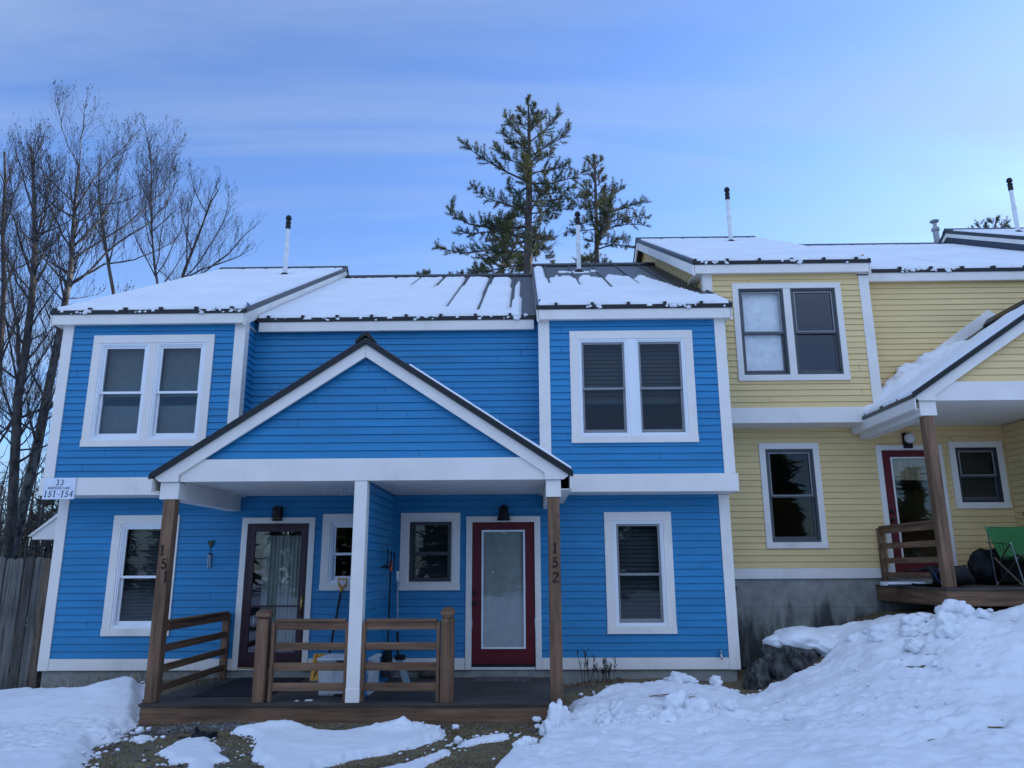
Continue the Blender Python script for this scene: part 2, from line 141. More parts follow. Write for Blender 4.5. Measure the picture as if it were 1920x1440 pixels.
def wood(name, dark, light, axis, rough=.75, ringscale=7):
    m,nt,b=newmat(name)
    st={'x':(.06,1,1),'y':(1,.06,1),'z':(1,1,.06)}[axis]; st=tuple(v*ringscale for v in st)
    f=tex(nt,3.0,8,st,rough=.65); col=ramp(nt,f,[(.32,dark),(.5,tuple((a+c)/2 for a,c in zip(dark,light))),(.68,light)])
    f2=tex(nt,1.2,4); col=mix(nt,ramp(nt,f2,[(.35,(.62,.62,.62)),(.65,(1.15,1.15,1.15))]),col,col,'MULTIPLY')
    k=N(nt,'ShaderNodeMix'); k.data_type='RGBA'; k.blend_type='MULTIPLY'; k.inputs['Factor'].default_value=.8
    nt.links.new(ramp(nt,f,[(.32,dark),(.68,light)]),k.inputs['A']); nt.links.new(ramp(nt,f2,[(.3,(.6,.6,.6)),(.7,(1.2,1.2,1.2))]),k.inputs['B'])
    tc=N(nt,'ShaderNodeTexCoord'); vo=N(nt,'ShaderNodeTexVoronoi'); mp=N(nt,'ShaderNodeMapping')
    mp.inputs['Scale'].default_value={'x':(2,9,9),'y':(9,2,9),'z':(9,9,2)}[axis]
    nt.links.new(tc.outputs['Object'],mp.inputs['Vector']); nt.links.new(mp.outputs['Vector'],vo.inputs['Vector']); vo.inputs['Scale'].default_value=1.0
    kn=ramp(nt,vo.outputs['Distance'],[(.06,(.35,.3,.28)),(.13,(1,1,1))])
    k2=mix(nt,.8,k.outputs['Result'],kn,'MULTIPLY')
    nt.links.new(k2,b.inputs['Base Color']); b.inputs['Roughness'].default_value=rough; b.inputs['Specular IOR Level'].default_value=.25
    bump(nt,b,f,.35,.004); return m
def plain(name,c,rough=.5,metal=0,spec=.5):
    m,nt,b=newmat(name); f=tex(nt,9,4)
    nt.links.new(ramp(nt,f,[(.3,mul(c,.88)),(.7,mul(c,1.1))]),b.inputs['Base Color'])
    b.inputs['Roughness'].default_value=rough; b.inputs['Metallic'].default_value=metal; b.inputs['Specular IOR Level'].default_value=spec
    return m
def glassmat(name, tint=(.62,.68,.70), refl=1.0, wav=.0):
    m=bpy.data.materials.new(name); m.use_nodes=True; nt=m.node_tree; nt.nodes.clear()
    o=N(nt,'ShaderNodeOutputMaterial'); mx=N(nt,'ShaderNodeMixShader'); t=N(nt,'ShaderNodeBsdfTransparent'); g=N(nt,'ShaderNodeBsdfGlossy')
    t.inputs['Color'].default_value=(*tint,1); g.inputs['Roughness'].default_value=.0; g.inputs['Color'].default_value=(.95,.97,1,1)
    fr=N(nt,'ShaderNodeFresnel'); ge=N(nt,'ShaderNodeNewGeometry'); io=N(nt,'ShaderNodeMath',operation='MULTIPLY_ADD'); nt.links.new(ge.outputs['Backfacing'],io.inputs[0]); io.inputs[1].default_value=1/1.52-1.52; io.inputs[2].default_value=1.52; nt.links.new(io.outputs[0],fr.inputs['IOR']); mt=N(nt,'ShaderNodeMath',operation='MULTIPLY'); mt.inputs[1].default_value=refl
    nt.links.new(fr.outputs['Fac'],mt.inputs[0]); nt.links.new(mt.outputs[0],mx.inputs['Fac'])
    nt.links.new(t.outputs[0],mx.inputs[1]); nt.links.new(g.outputs[0],mx.inputs[2]); nt.links.new(mx.outputs[0],o.inputs['Surface'])
    if wav:
        f=tex(nt,2.2,2); b=N(nt,'ShaderNodeBump'); b.inputs['Strength'].default_value=wav; b.inputs['Distance'].default_value=.02
        nt.links.new(f,b.inputs['Height']); nt.links.new(b.outputs['Normal'],g.inputs['Normal'])
    return m
def snowmat():
    m,nt,b=newmat('snow')
    f=tex(nt,1.1,6,rough=.6)
    nt.links.new(ramp(nt,f,[(.3,(.80,.82,.85)),(.7,(.90,.91,.93))]),b.inputs['Base Color'])
    b.inputs['Roughness'].default_value=.7; b.inputs['Specular IOR Level'].default_value=.2
    f2=tex(nt,22,8,rough=.8); bump(nt,b,f2,.55,.02); return m
def concrete():
    m,nt,b=newmat('concrete')
    f=tex(nt,4,8,rough=.65); col=ramp(nt,f,[(.3,(.20,.20,.18)),(.7,(.35,.345,.31))])
    st=tex(nt,3.2,8,(1,1,.16),rough=.7)
    tc=N(nt,'ShaderNodeTexCoord'); sp=N(nt,'ShaderNodeSeparateXYZ'); nt.links.new(tc.outputs['Object'],sp.inputs[0])
    mr=N(nt,'ShaderNodeMapRange'); nt.links.new(sp.outputs['Z'],mr.inputs['Value']); mr.inputs['From Min'].default_value=-.1; mr.inputs['From Max'].default_value=-1.0; mr.inputs['To Min'].default_value=-.14; mr.inputs['To Max'].default_value=.16
    ad=N(nt,'ShaderNodeMath',operation='ADD'); nt.links.new(st,ad.inputs[0]); nt.links.new(mr.outputs[0],ad.inputs[1])
    col=mix(nt,ramp(nt,ad.outputs[0],[(.5,(0,0,0)),(.66,(.9,.9,.9))]),col,(.035,.037,.036))
    st2=tex(nt,5.5,6,(1,1,.1)); col=mix(nt,ramp(nt,st2,[(.62,(0,0,0)),(.72,(.5,.5,.5))]),col,(.36,.36,.33))
    br=N(nt,'ShaderNodeMath',operation='FRACT'); mz=N(nt,'ShaderNodeMath',operation='MULTIPLY'); mz.inputs[1].default_value=2.2; nt.links.new(sp.outputs['Z'],mz.inputs[0]); nt.links.new(mz.outputs[0],br.inputs[0])
    col=mix(nt,ramp(nt,br.outputs[0],[(0,(.6,.6,.6)),(.03,(0,0,0))]),col,(.09,.09,.085))
    nt.links.new(col,b.inputs['Base Color']); b.inputs['Roughness'].default_value=.85; bump(nt,b,f,.5,.01); return m
def groundmat():
    m,nt,b=newmat('soil_and_dead_grass')
    f=tex(nt,1.6,8,rough=.65); f2=tex(nt,26,8,rough=.75); f3=tex(nt,.9,3)
    grass=ramp(nt,f2,[(.32,(.065,.052,.033)),(.5,(.18,.145,.085)),(.7,(.31,.26,.16))])
    gravel=ramp(nt,tex(nt,55,6,rough=.8),[(.35,(.04,.04,.042)),(.52,(.13,.13,.13)),(.68,(.30,.30,.30))])
    col=mix(nt,ramp(nt,f3,[(.56,(0,0,0)),(.66,(1,1,1))]),grass,gravel)
    tc=N(nt,'ShaderNodeTexCoord'); sp=N(nt,'ShaderNodeSeparateXYZ'); nt.links.new(tc.outputs['Object'],sp.inputs[0])
    def rng(ax,lo,hi):
        a=N(nt,'ShaderNodeMapRange'); nt.links.new(sp.outputs[ax],a.inputs['Value']); a.inputs['From Min'].default_value=lo; a.inputs['From Max'].default_value=hi; return a.outputs[0]
    def mx(a,c):
        n=N(nt,'ShaderNodeMath',operation='MAXIMUM'); nt.links.new(a,n.inputs[0]); nt.links.new(c,n.inputs[1]); return n.outputs[0]
    s=mx(mx(rng('X',18,19),rng('X',-8.5,-9.5)),mx(rng('Y',12,14),rng('Y',-5.6,-6.2)))
    col=mix(nt,s,col,(.82,.84,.87))
    nt.links.new(col,b.inputs['Base Color']); b.inputs['Roughness'].default_value=.9; b.inputs['Specular IOR Level'].default_value=.15
    bump(nt,b,f2,.9,.03); return m
def barkmat(name,c1,c2,scale=6):
    m,nt,b=newmat(name); f=tex(nt,scale,6,(1,1,.5),rough=.7)
    nt.links.new(ramp(nt,f,[(.38,c1),(.62,c2)]),b.inputs['Base Color']); b.inputs['Roughness'].default_value=.9; b.inputs['Specular IOR Level'].default_value=.1
    bump(nt,b,f,.6,.02); return m
def leafmat(name,c1,c2,trans=.25,scale=.9):
    m,nt,b=newmat(name); f=tex(nt,scale,5,rough=.7)
    col=ramp(nt,f,[(.35,c1),(.65,c2)]); nt.links.new(col,b.inputs['Base Color']); b.inputs['Roughness'].default_value=.6; b.inputs['Specular IOR Level'].default_value=.2
    t=N(nt,'ShaderNodeBsdfTranslucent'); nt.links.new(col,t.inputs['Color']); mx=N(nt,'ShaderNodeMixShader'); mx.inputs['Fac'].default_value=trans
    nt.links.new(b.outputs[0],mx.inputs[1]); nt.links.new(t.outputs[0],mx.inputs[2]); nt.links.new(mx.outputs[0],nt.nodes['Material Output'].inputs['Surface']); return m

M={}
M['blue']=paint('blue_paint',(.021,.215,.43),.5,.13,.8,(1,1,6),.12,spec=.35)
M['yellow']=paint('yellow_paint',(.79,.575,.265),.55,.07,.8,(1,1,6),.12,spec=.3)
M['grey']=paint('slate_paint',(.05,.065,.09),.55,.08,.8,(1,1,6),.12)
M['trim']=paint('white_trim_paint',(.83,.77,.70),.5,.05,2,(1,1,1),.06,spec=.35,dirt=(.60,.55,.49))
M['vinyl']=paint('white_vinyl',(.82,.83,.85),.4,.02,3,bmp=0)
M['sashgrey']=plain('grey_vinyl',(.24,.24,.245),.4)
M['sashdark']=plain('dark_frame_paint',(.035,.03,.035),.4)
M['bronze']=plain('dark_grey_sash_paint',(.085,.09,.095),.45)
M['metal']=plain('dark_roof_metal',(.085,.088,.092),.42,.55)
M['black']=plain('black_drip_metal',(.012,.013,.015),.4,.3)
M['snow']=snowmat(); M['concrete']=concrete(); M['ground']=groundmat()
M['glass']=glassmat('window_glass',refl=1.0,wav=.04)
M['glass_bright']=glassmat('clear_glass',(.98,.99,.99),2.0,.03)
M['blind_dark']=plain('charcoal_blind',(.05,.054,.056),.6)
M['blind_grey']=plain('grey_blind',(.30,.33,.31),.7)
M['blind_white']=plain('white_blind',(.86,.87,.88),.6)
M['screen']=plain('insect_screen_shade',(.19,.21,.20),.8)
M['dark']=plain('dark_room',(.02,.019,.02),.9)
M['curtain']=paint('pale_green_curtain',(.24,.28,.25),.85,.2,6,(8,1,.3),0)
for ax in 'xyz':
    M['wood_'+ax]=wood('stained_wood_'+ax,(.10,.053,.031),(.275,.16,.095),ax)
    for q_,kk in (('',1),('dark_',.6),('brown_',.8)): M['grey_'+q_+ax]=wood('weathered_wood_'+q_+ax,(.057*kk*(1.2 if q_=='brown_' else 1),.050*kk,.043*kk*(.85 if q_=='brown_' else 1)),(.21*kk*(1.15 if q_=='brown_' else 1),.185*kk,.155*kk*(.8 if q_=='brown_' else 1)),ax,.85,10)
    M['grey_'+ax]=wood('weathered_wood_'+ax,(.055,.053,.05),(.20,.19,.172),ax,.85,10)
    M['deck_'+ax]=wood('deck_wood_'+ax,(.035,.030,.026),(.105,.09,.078),ax,.6)
M['maroon']=plain('maroon_door_paint',(.038,.008,.016),.35)
M['red']=plain('red_door_paint',(.12,.008,.014),.5,0,.3)
M['brass']=plain('brass',(.62,.42,.14),.3,1)
M['blackplastic']=plain('black_plastic',(.011,.011,.013),.55,0,.3)
M['steel']=plain('steel',(.5,.51,.53),.3,1)
M['steelgrey']=plain('pale_grey_bead',(.34,.36,.37),.5)
M['galv']=paint('galvanised_steel',(.36,.38,.40),.4,.2,6)
M['pvc']=plain('white_plastic_pipe',(.70,.71,.72),.4)
M['bin']=plain('white_plastic_bin',(.74,.76,.78),.45)
M['amber']=plain('amber_plastic',(.65,.30,.02),.4)
M['orange']=plain('orange_grip',(.55,.11,.03),.5)
M['green']=paint('green_canvas',(.05,.21,.07),.85,.1,8)
M['mat']=paint('black_rubber_mat',(.012,.013,.017),.9,.4,60)
M['matprint']=paint('printed_doormat',(.13,.10,.115),.9,.75,16)
M['bark']=barkmat('dark_bark',(.035,.031,.028),(.11,.10,.09))
M['birch']=barkmat('birch_bark',(.035,.031,.029),(.19,.178,.165),9)
M['twig']=barkmat('twig_bark',(.055,.045,.041),(.13,.11,.10))
M['pinebark']=barkmat('pine_bark',(.05,.042,.04),(.13,.115,.105))
M['needle']=leafmat('pine_needles',(.034,.06,.034),(.135,.14,.058))
M['rock']=barkmat('lichen_rock',(.018,.018,.018),(.11,.11,.105),11)
M['deadgrass']=leafmat('dead_grass_blades',(.15,.115,.06),(.38,.30,.17),.2,3)
M['deadleaf']=plain('dry_brown_leaf',(.17,.10,.05),.8)
M['pebble']=paint('pebble_stone',(.15,.15,.15),.8,.6,9,bmp=0)
M['stem']=plain('dry_stem',(.04,.03,.025),.8)
M['globe']=plain('white_glass_globe',(.75,.75,.76),.25)
M['lantern']=glassmat('lantern_glass',(.6,.58,.5),1)
M['ink']=plain('navy_lettering',(.012,.016,.05),.5)
M['signwhite']=plain('white_sign',(.72,.76,.84),.45)
M['cyan']=plain('pale_blue_blade',(.30,.42,.46),.4)
M['bamboo']=paint('bamboo_shade',(.30,.24,.13),.8,.35,14,(6,1,.2),0)
M['bookblue']=paint('printed_blue_carton',(.03,.045,.14),.6,.8,14,bmp=0)
# ---------------------------------------------------------------- house kit
EXPO=.1016
def siding(parent, mat, axis, c, face, u0, u1, z0, z1, holes=(), name='clapboard_wall'):
    """lapped boards. axis 'y': wall at y=c facing -y ; axis 'x': wall at x=c facing `face`. u0,u1: numbers or functions of z"""
    f0=u0 if callable(u0) else (lambda z:u0); f1=u1 if callable(u1) else (lambda z:u1)
    mb=MB()
    def P(u,off,z): return (u,c-off,z) if axis=='y' else (c+face*off,u,z)
    def spans(zm):
        a,b=f0(zm),f1(zm); out=[]
        if b-a<.004: return out
        cur=a
        for h in sorted(h for h in holes if h[2]<zm<h[3]):
            if h[0]>cur: out.append((cur,min(h[0],b)))
            cur=max(cur,h[1])
        if cur<b: out.append((cur,b))
        return out
    def band(za,oa,zb,ob):
        for s0,s1 in spans((za+zb)/2):
            lo=lambda z:f0(z) if abs(s0-f0((za+zb)/2))<1e-6 else s0
            hi=lambda z:f1(z) if abs(s1-f1((za+zb)/2))<1e-6 else s1
            mb.quad(P(lo(za),oa,za),P(hi(za),oa,za),P(hi(zb),ob,zb),P(lo(zb),ob,zb))
    z=z0; base=list(holes)
    while z<z1-1e-4:
        zt=min(z+EXPO,z1); holes=list(base)
        if random.random()<.55:
            uj=random.uniform(f0(z)+.25,max(f0(z)+.3,f1(z)-.2)); holes.append((uj,uj+.0045,z-.001,zt-.0046))
        zg=zt-.0045
        if zg-z<.006: break
        cuts=sorted({z,zg}|{q for h in holes for q in h[2:4] if z<q<zg})
        for a,b in zip(cuts,cuts[1:]):
            oa=.018-.014*(a-z)/(EXPO); ob=.018-.014*(b-z)/(EXPO); band(a,oa,b,ob)
        for s0,s1 in spans(zt-.003):
            mb.quad(P(s0,.004,zg),P(s1,.004,zg),P(s1,-.007,zg),P(s0,-.007,zg))
            mb.quad(P(s0,-.007,zg),P(s1,-.007,zg),P(s1,-.007,zt),P(s0,-.007,zt))
            mb.quad(P(s0,-.007,zt),P(s1,-.007,zt),P(s1,.018,zt),P(s0,.018,zt))
        z+=EXPO
    return mb.build(name,mat,parent)
def ring(mb,x0,x1,z0,z1,w,y0,y1,wb=None,wt=None):
    wb=w if wb is None else wb; wt=w if wt is None else wt
    mb.box(x0,x0+w,y0,y1,z0,z1); mb.box(x1-w,x1,y0,y1,z0,z1); mb.box(x0+w,x1-w,y0,y1,z0,z0+wb); mb.box(x0+w,x1-w,y0,y1,z1-wt,z1); return mb
def blind(parent,x0,x1,zt,zb,y,mat,pitch=.05,tilt=.012,rail=True,railmat=None):
    mb=MB(); z=zt
    while z>zb+.004:
        h=min(pitch*(.84 if pitch>.045 else .97),z-zb); mb.quad((x0,y-tilt,z-h+.0),(x1,y-tilt,z-h),(x1,y+tilt*.6,z+.004),(x0,y+tilt*.6,z+.004)); z-=pitch
    if rail: mb.box(x0,x1,y-.018,y+.018,zb-.07,zb)
    return mb.build('blind',railmat or mat,parent)
def window(parent,x0,x1,z0,z1,y,n=1,frame='vinyl',sash='sashgrey',bl=('blind_dark',1.0,.06),bl2=None,mull='trim',cw=.125,fw=.05,glass='glass',sillw=.1,sw=.03):
    mb=MB(); mb.box(x0,x1,y-.034,y+.02,z1-cw,z1); mb.box(x0,x0+cw,y-.032,y+.02,z0+sillw,z1-cw); mb.box(x1-cw,x1,y-.032,y+.02,z0+sillw,z1-cw)
    mb.box(x0-.004,x1+.004,y-.042,y+.02,z0,z0+sillw)
    ox0,ox1,oz0,oz1=x0+cw,x1-cw,z0+sillw,z1-cw
    w=mb.build('window',M['trim'],parent,bevel=.004)
    cols=[(ox0,ox1)]
    if n==2:
        c=(ox0+ox1)/2; mw=.06 if mull=='trim' else .055
        cols=[(ox0,c-mw),(c+mw,ox1)]
        MB().box(c-mw,c+mw,y-.028,y+.03,oz0,oz1).build('mullion',M[mull],w,bevel=.004)
    for i,(a,b) in enumerate(cols):
        fb=MB(); ring(fb,a,b,oz0,oz1,fw,y-.012,y+.10); ring(fb,a+.0005,b-.0005,oz0+.0005,oz1-.0005,fw*.55,y-.024,y-.0125)
        fb.build('frame',M[frame],w,bevel=.003)
        ia,ib,ja,jb=a+fw,b-fw,oz0+fw,oz1-fw; zm=(ja+jb)/2-.02
        up=MB(); ring(up,ia,ib,zm-.02,jb,sw,y+.005,y+.035,wb=.035); up.build('sash',M[sash],w)
        lo=MB(); ring(lo,ia,ib,ja,zm+.018,sw*1.1,y+.040,y+.070,wb=.055); lo.build('sash',M[sash],w)
        if sash=='bronze': ring(MB(),ia+sw-.004,ib-sw+.004,zm+.012,jb-sw+.004,.012,y-.001,y+.0045).build('sash_bead',M['steelgrey'],w)
        MB().quad((ia+sw,y+.02,zm+.015),(ib-sw,y+.02,zm+.015),(ib-sw,y+.02,jb-sw),(ia+sw,y+.02,jb-sw)).build('glass_pane',M[glass],w)
        MB().quad((ia+sw,y+.055,ja+.055),(ib-sw,y+.055,ja+.055),(ib-sw,y+.055,zm-.016),(ia+sw,y+.055,zm-.016)).build('glass_pane',M[glass],w)
        q=bl2 if (i==1 and bl2) else bl
        if q and q[0]:
            zb=jb-(jb-ja)*q[1]+ (0.01 if q[1]>.98 else 0)
            blind(w,ia+.012,ib-.012,jb,zb,y+(q[4] if len(q)>4 else .125),M[q[0]],q[2],rail=q[1]<.98,tilt=q[3] if len(q)>3 else .012)
    return w
# --- thick/thin serif strokes for numbers and letters: list of (polyline, half width)
def arc(cx,cy,rx,ry,a0,a1,n=10): return [(cx+rx*math.cos(R(a0+(a1-a0)*i/n)),cy+ry*math.sin(R(a0+(a1-a0)*i/n))) for i in range(n+1)]
GL={'1':[([(.3,0),(.3,1)],.075),([(.1,.02),(.5,.02)],.03),([(.12,.82),(.3,.97)],.03)],
 '3':[(arc(.27,.74,.2,.22,150,-70),.055),(arc(.27,.27,.24,.26,75,-150),.065)],
 '5':[([(.5,.96),(.16,.96),(.12,.55)],.045),(arc(.26,.3,.24,.28,125,-150),.065)],
 '4':[([(.42,0),(.42,1)],.07),([(.42,.97),(.03,.3),(.62,.3)],.035)],
 '2':[(arc(.28,.73,.22,.24,165,-35)+[(.06,.05)],.055),([(.05,.05),(.55,.05)],.055)],
 '-':[([(.08,.4),(.42,.4)],.05)],
 'M':[([(.1,0),(.14,1),(.45,.1),(.78,1),(.8,0)],.05)],'A':[([(.05,0),(.38,1),(.7,0)],.055),([(.18,.35),(.56,.35)],.03)],
 'R':[([(.12,0),(.12,1)],.06),(arc(.2,.74,.3,.24,90,-90),.045),([(.3,.5),(.62,0)],.05)],
 'S':[(arc(.3,.75,.22,.22,30,270),.05),(arc(.3,.27,.24,.26,90,-150),.055)],'T':[([(.35,0),(.35,1)],.06),([(.04,.96),(.66,.96)],.04)],
 'E':[([(.12,0),(.12,1)],.06),([(.12,.97),(.56,.97)],.035),([(.12,.5),(.48,.5)],.03),([(.12,.03),(.58,.03)],.035)],
 'N':[([(.1,0),(.1,1)],.035),([(.1,1),(.68,0)],.06),([(.68,0),(.68,1)],.035)],'L':[([(.12,0),(.12,1)],.06),([(.12,.03),(.55,.03)],.035)],' ':[]}
ADV={'M':.95,'A':.78,'N':.82,'R':.72,'T':.74,'4':.72,' ':.4,'-':.5}
def text(mb,s,x,z,h,y,slant=0,track=.08,depth=.004):
    """strokes as flat ribbons with a little depth, facing -y; (x,z)=left end of the base line"""
    for ch in s:
        for pl,hw in GL[ch]:
            for (a,b),(c,d) in zip(pl,pl[1:]):
                dx,dz=c-a,d-b; L=math.hypot(dx,dz)
                if L<1e-6: continue
                nx,nz=-dz/L*hw,dx/L*hw; ex,ez=dx/L*hw*.5,dz/L*hw*.5
                q=[(a-ex+nx,b-ez+nz),(a-ex-nx,b-ez-nz),(c+ex-nx,d+ez-nz),(c+ex+nx,d+ez+nz)]
                q=[(x+(u+slant*v)*h,z+v*h) for u,v in q]
                mb.prism(q,'y',y,y+depth)
        x+=(ADV.get(ch,.62)+track)*h
    return x
def textw(s,h,track=.08): return sum((ADV.get(ch,.62)+track)*h for ch in s)-track*h

SLOPE=.515; YR=5.4; WID=10.0; BY=-.465
def roof(parent,x0,x1,ye,ze,yr=YR,ribs=(),rakes='',name='roof',rk=.19):
    zr=ze+SLOPE*(yr-ye); yb=2*yr-ye
    mb=MB(); mb.prism([(ye,ze),(yr,zr),(yb,ze),(yb,ze-.05),(yr,zr-.055),(ye,ze-.05)],'x',x0,x1)
    for x in ribs:
        if x0+.01<x<x1-.01:
            mb.prism([(ye+.001,ze+.001),(ye+.001,ze+.034),(yr,zr+.034),(yr,zr+.001)],'x',x-.011,x+.011)
    r=mb.build(name,M['metal'],parent)
    MB().box(x0-.006,x1+.006,ye-.014,ye-.001,ze-.06,ze+.006).build('drip_edge',M['black'],r)
    MB().prism([(yr-.13,zr-.13*SLOPE+.012),(yr,zr+.035),(yr+.13,zr-.13*SLOPE+.012),(yr+.13,zr-.13*SLOPE+.045),(yr,zr+.075),(yr-.13,zr-.13*SLOPE+.045)],'x',x0-.015,x1+.015).build('ridge_cap',M['black'],r)
    for x in ribs:      # rib end caps at the eave
        if x0+.01<x<x1-.01: MB().prism([(ye-.02,ze-.05),(ye-.02,ze+.045),(ye+.03,ze+.06),(ye+.03,ze+.012)],'x',x-.022,x+.022).build('seam_end',M['black'],r)
    for k in rakes:
        xx=x0 if k=='L' else x1; s=-1 if k=='L' else 1
        a,b=sorted((xx-s*.035,xx-s*.004))
        MB().prism([(ye+.0,ze-.06),(yr,zr-.065),(yb,ze-.06),(yb,ze-.06-rk),(yr,zr-.07-rk),(ye+.0,ze-.06-rk)],'x',a,b).build('rake_board',M['trim'],r,bevel=.004)
        a,b=sorted((xx-s*.03,xx+s*.012))
        MB().prism([(ye,ze+.003),(yr,zr+.003),(yb,ze+.003),(yb,ze+.028),(yr,zr+.028),(ye,ze+.028)],'x',a,b).build('rake_trim',M['metal'],r)
    return r
def roofsnow(name,off,x0,x1,ye,ze,tfun,label,yr=YR,step=.04,slope=SLOPE,eave_d=1.0):
    off=Vector(off); L=math.hypot(yr-ye,slope*(yr-ye)); cs=1/math.hypot(1,slope); sn=slope*cs
    xs=np.arange(x0,x1+step*.5,step); vs=np.arange(-.03,L,step)
    X,Vv=np.meshgrid(xs,vs); t=tfun(X,Vv/L,Vv,X-x0,x1-X)
    t[0,:]=np.minimum(t[0,:],-.02)
    keep=t>0; t2=np.maximum(t,-.012)
    Y=ye+Vv*cs-sn*t2; Z=ze+Vv*sn+cs*t2
    nx=len(xs); idx=np.arange(X.size).reshape(X.shape)
    k=keep[:-1,:-1]|keep[1:,:-1]|keep[:-1,1:]|keep[1:,1:]
    F=np.stack([idx[:-1,:-1][k],idx[:-1,1:][k],idx[1:,1:][k],idx[1:,:-1][k]],1)
    V=np.stack([X.ravel()+off.x,Y.ravel()+off.y,Z.ravel()+off.z],1)
    its=[]
    n=int((x1-x0)*26*eave_d)
    for _ in range(n):
        x=RNG.uniform(x0,x1); q=float(perlin(np.array(x*2.3+off.x),np.array(off.y+3.3)))+.5*float(perlin(np.array(x*9.1),np.array(1.7)))
        if q<.08: continue
        zz=RNG.uniform(-.055,.012); r=RNG.uniform(.006,.020)*(1.4 if q>.3 else 1); its.append((x+off.x,ye-.016-RNG.uniform(0,.012)+off.y,ze+zz+off.z,r*1.5,r*.6,r))
    if its:
        v,f=clods(its,CS,.55); F=np.concatenate([F,f+len(V)]); V=np.concatenate([V,v])
    o=npmesh(name,V,F,M['snow']); tag(o,label,'snow',kind='stuff'); return o

def rail_set(parent,a,b,axis,fixed,th,wm,zs=((.80,.832),(.707,.80),(.48,.563),(.25,.338),(.028,.115)),name='railing'):
    """horizontal boards between a and b along axis; fixed=centre of the other axis"""
    root=None
    for i,(z0,z1) in enumerate(zs):
        t=th if i else th*2.4
        mb=MB()
        if axis=='x': mb.box(a,b,fixed-t/2,fixed+t/2,z0,z1)
        else: mb.box(fixed-t/2,fixed+t/2,a,b,z0,z1)
        o=mb.build(name if root is None else 'rail',wm,parent if root is None else root,bevel=.004)
        root=root or o
    return root

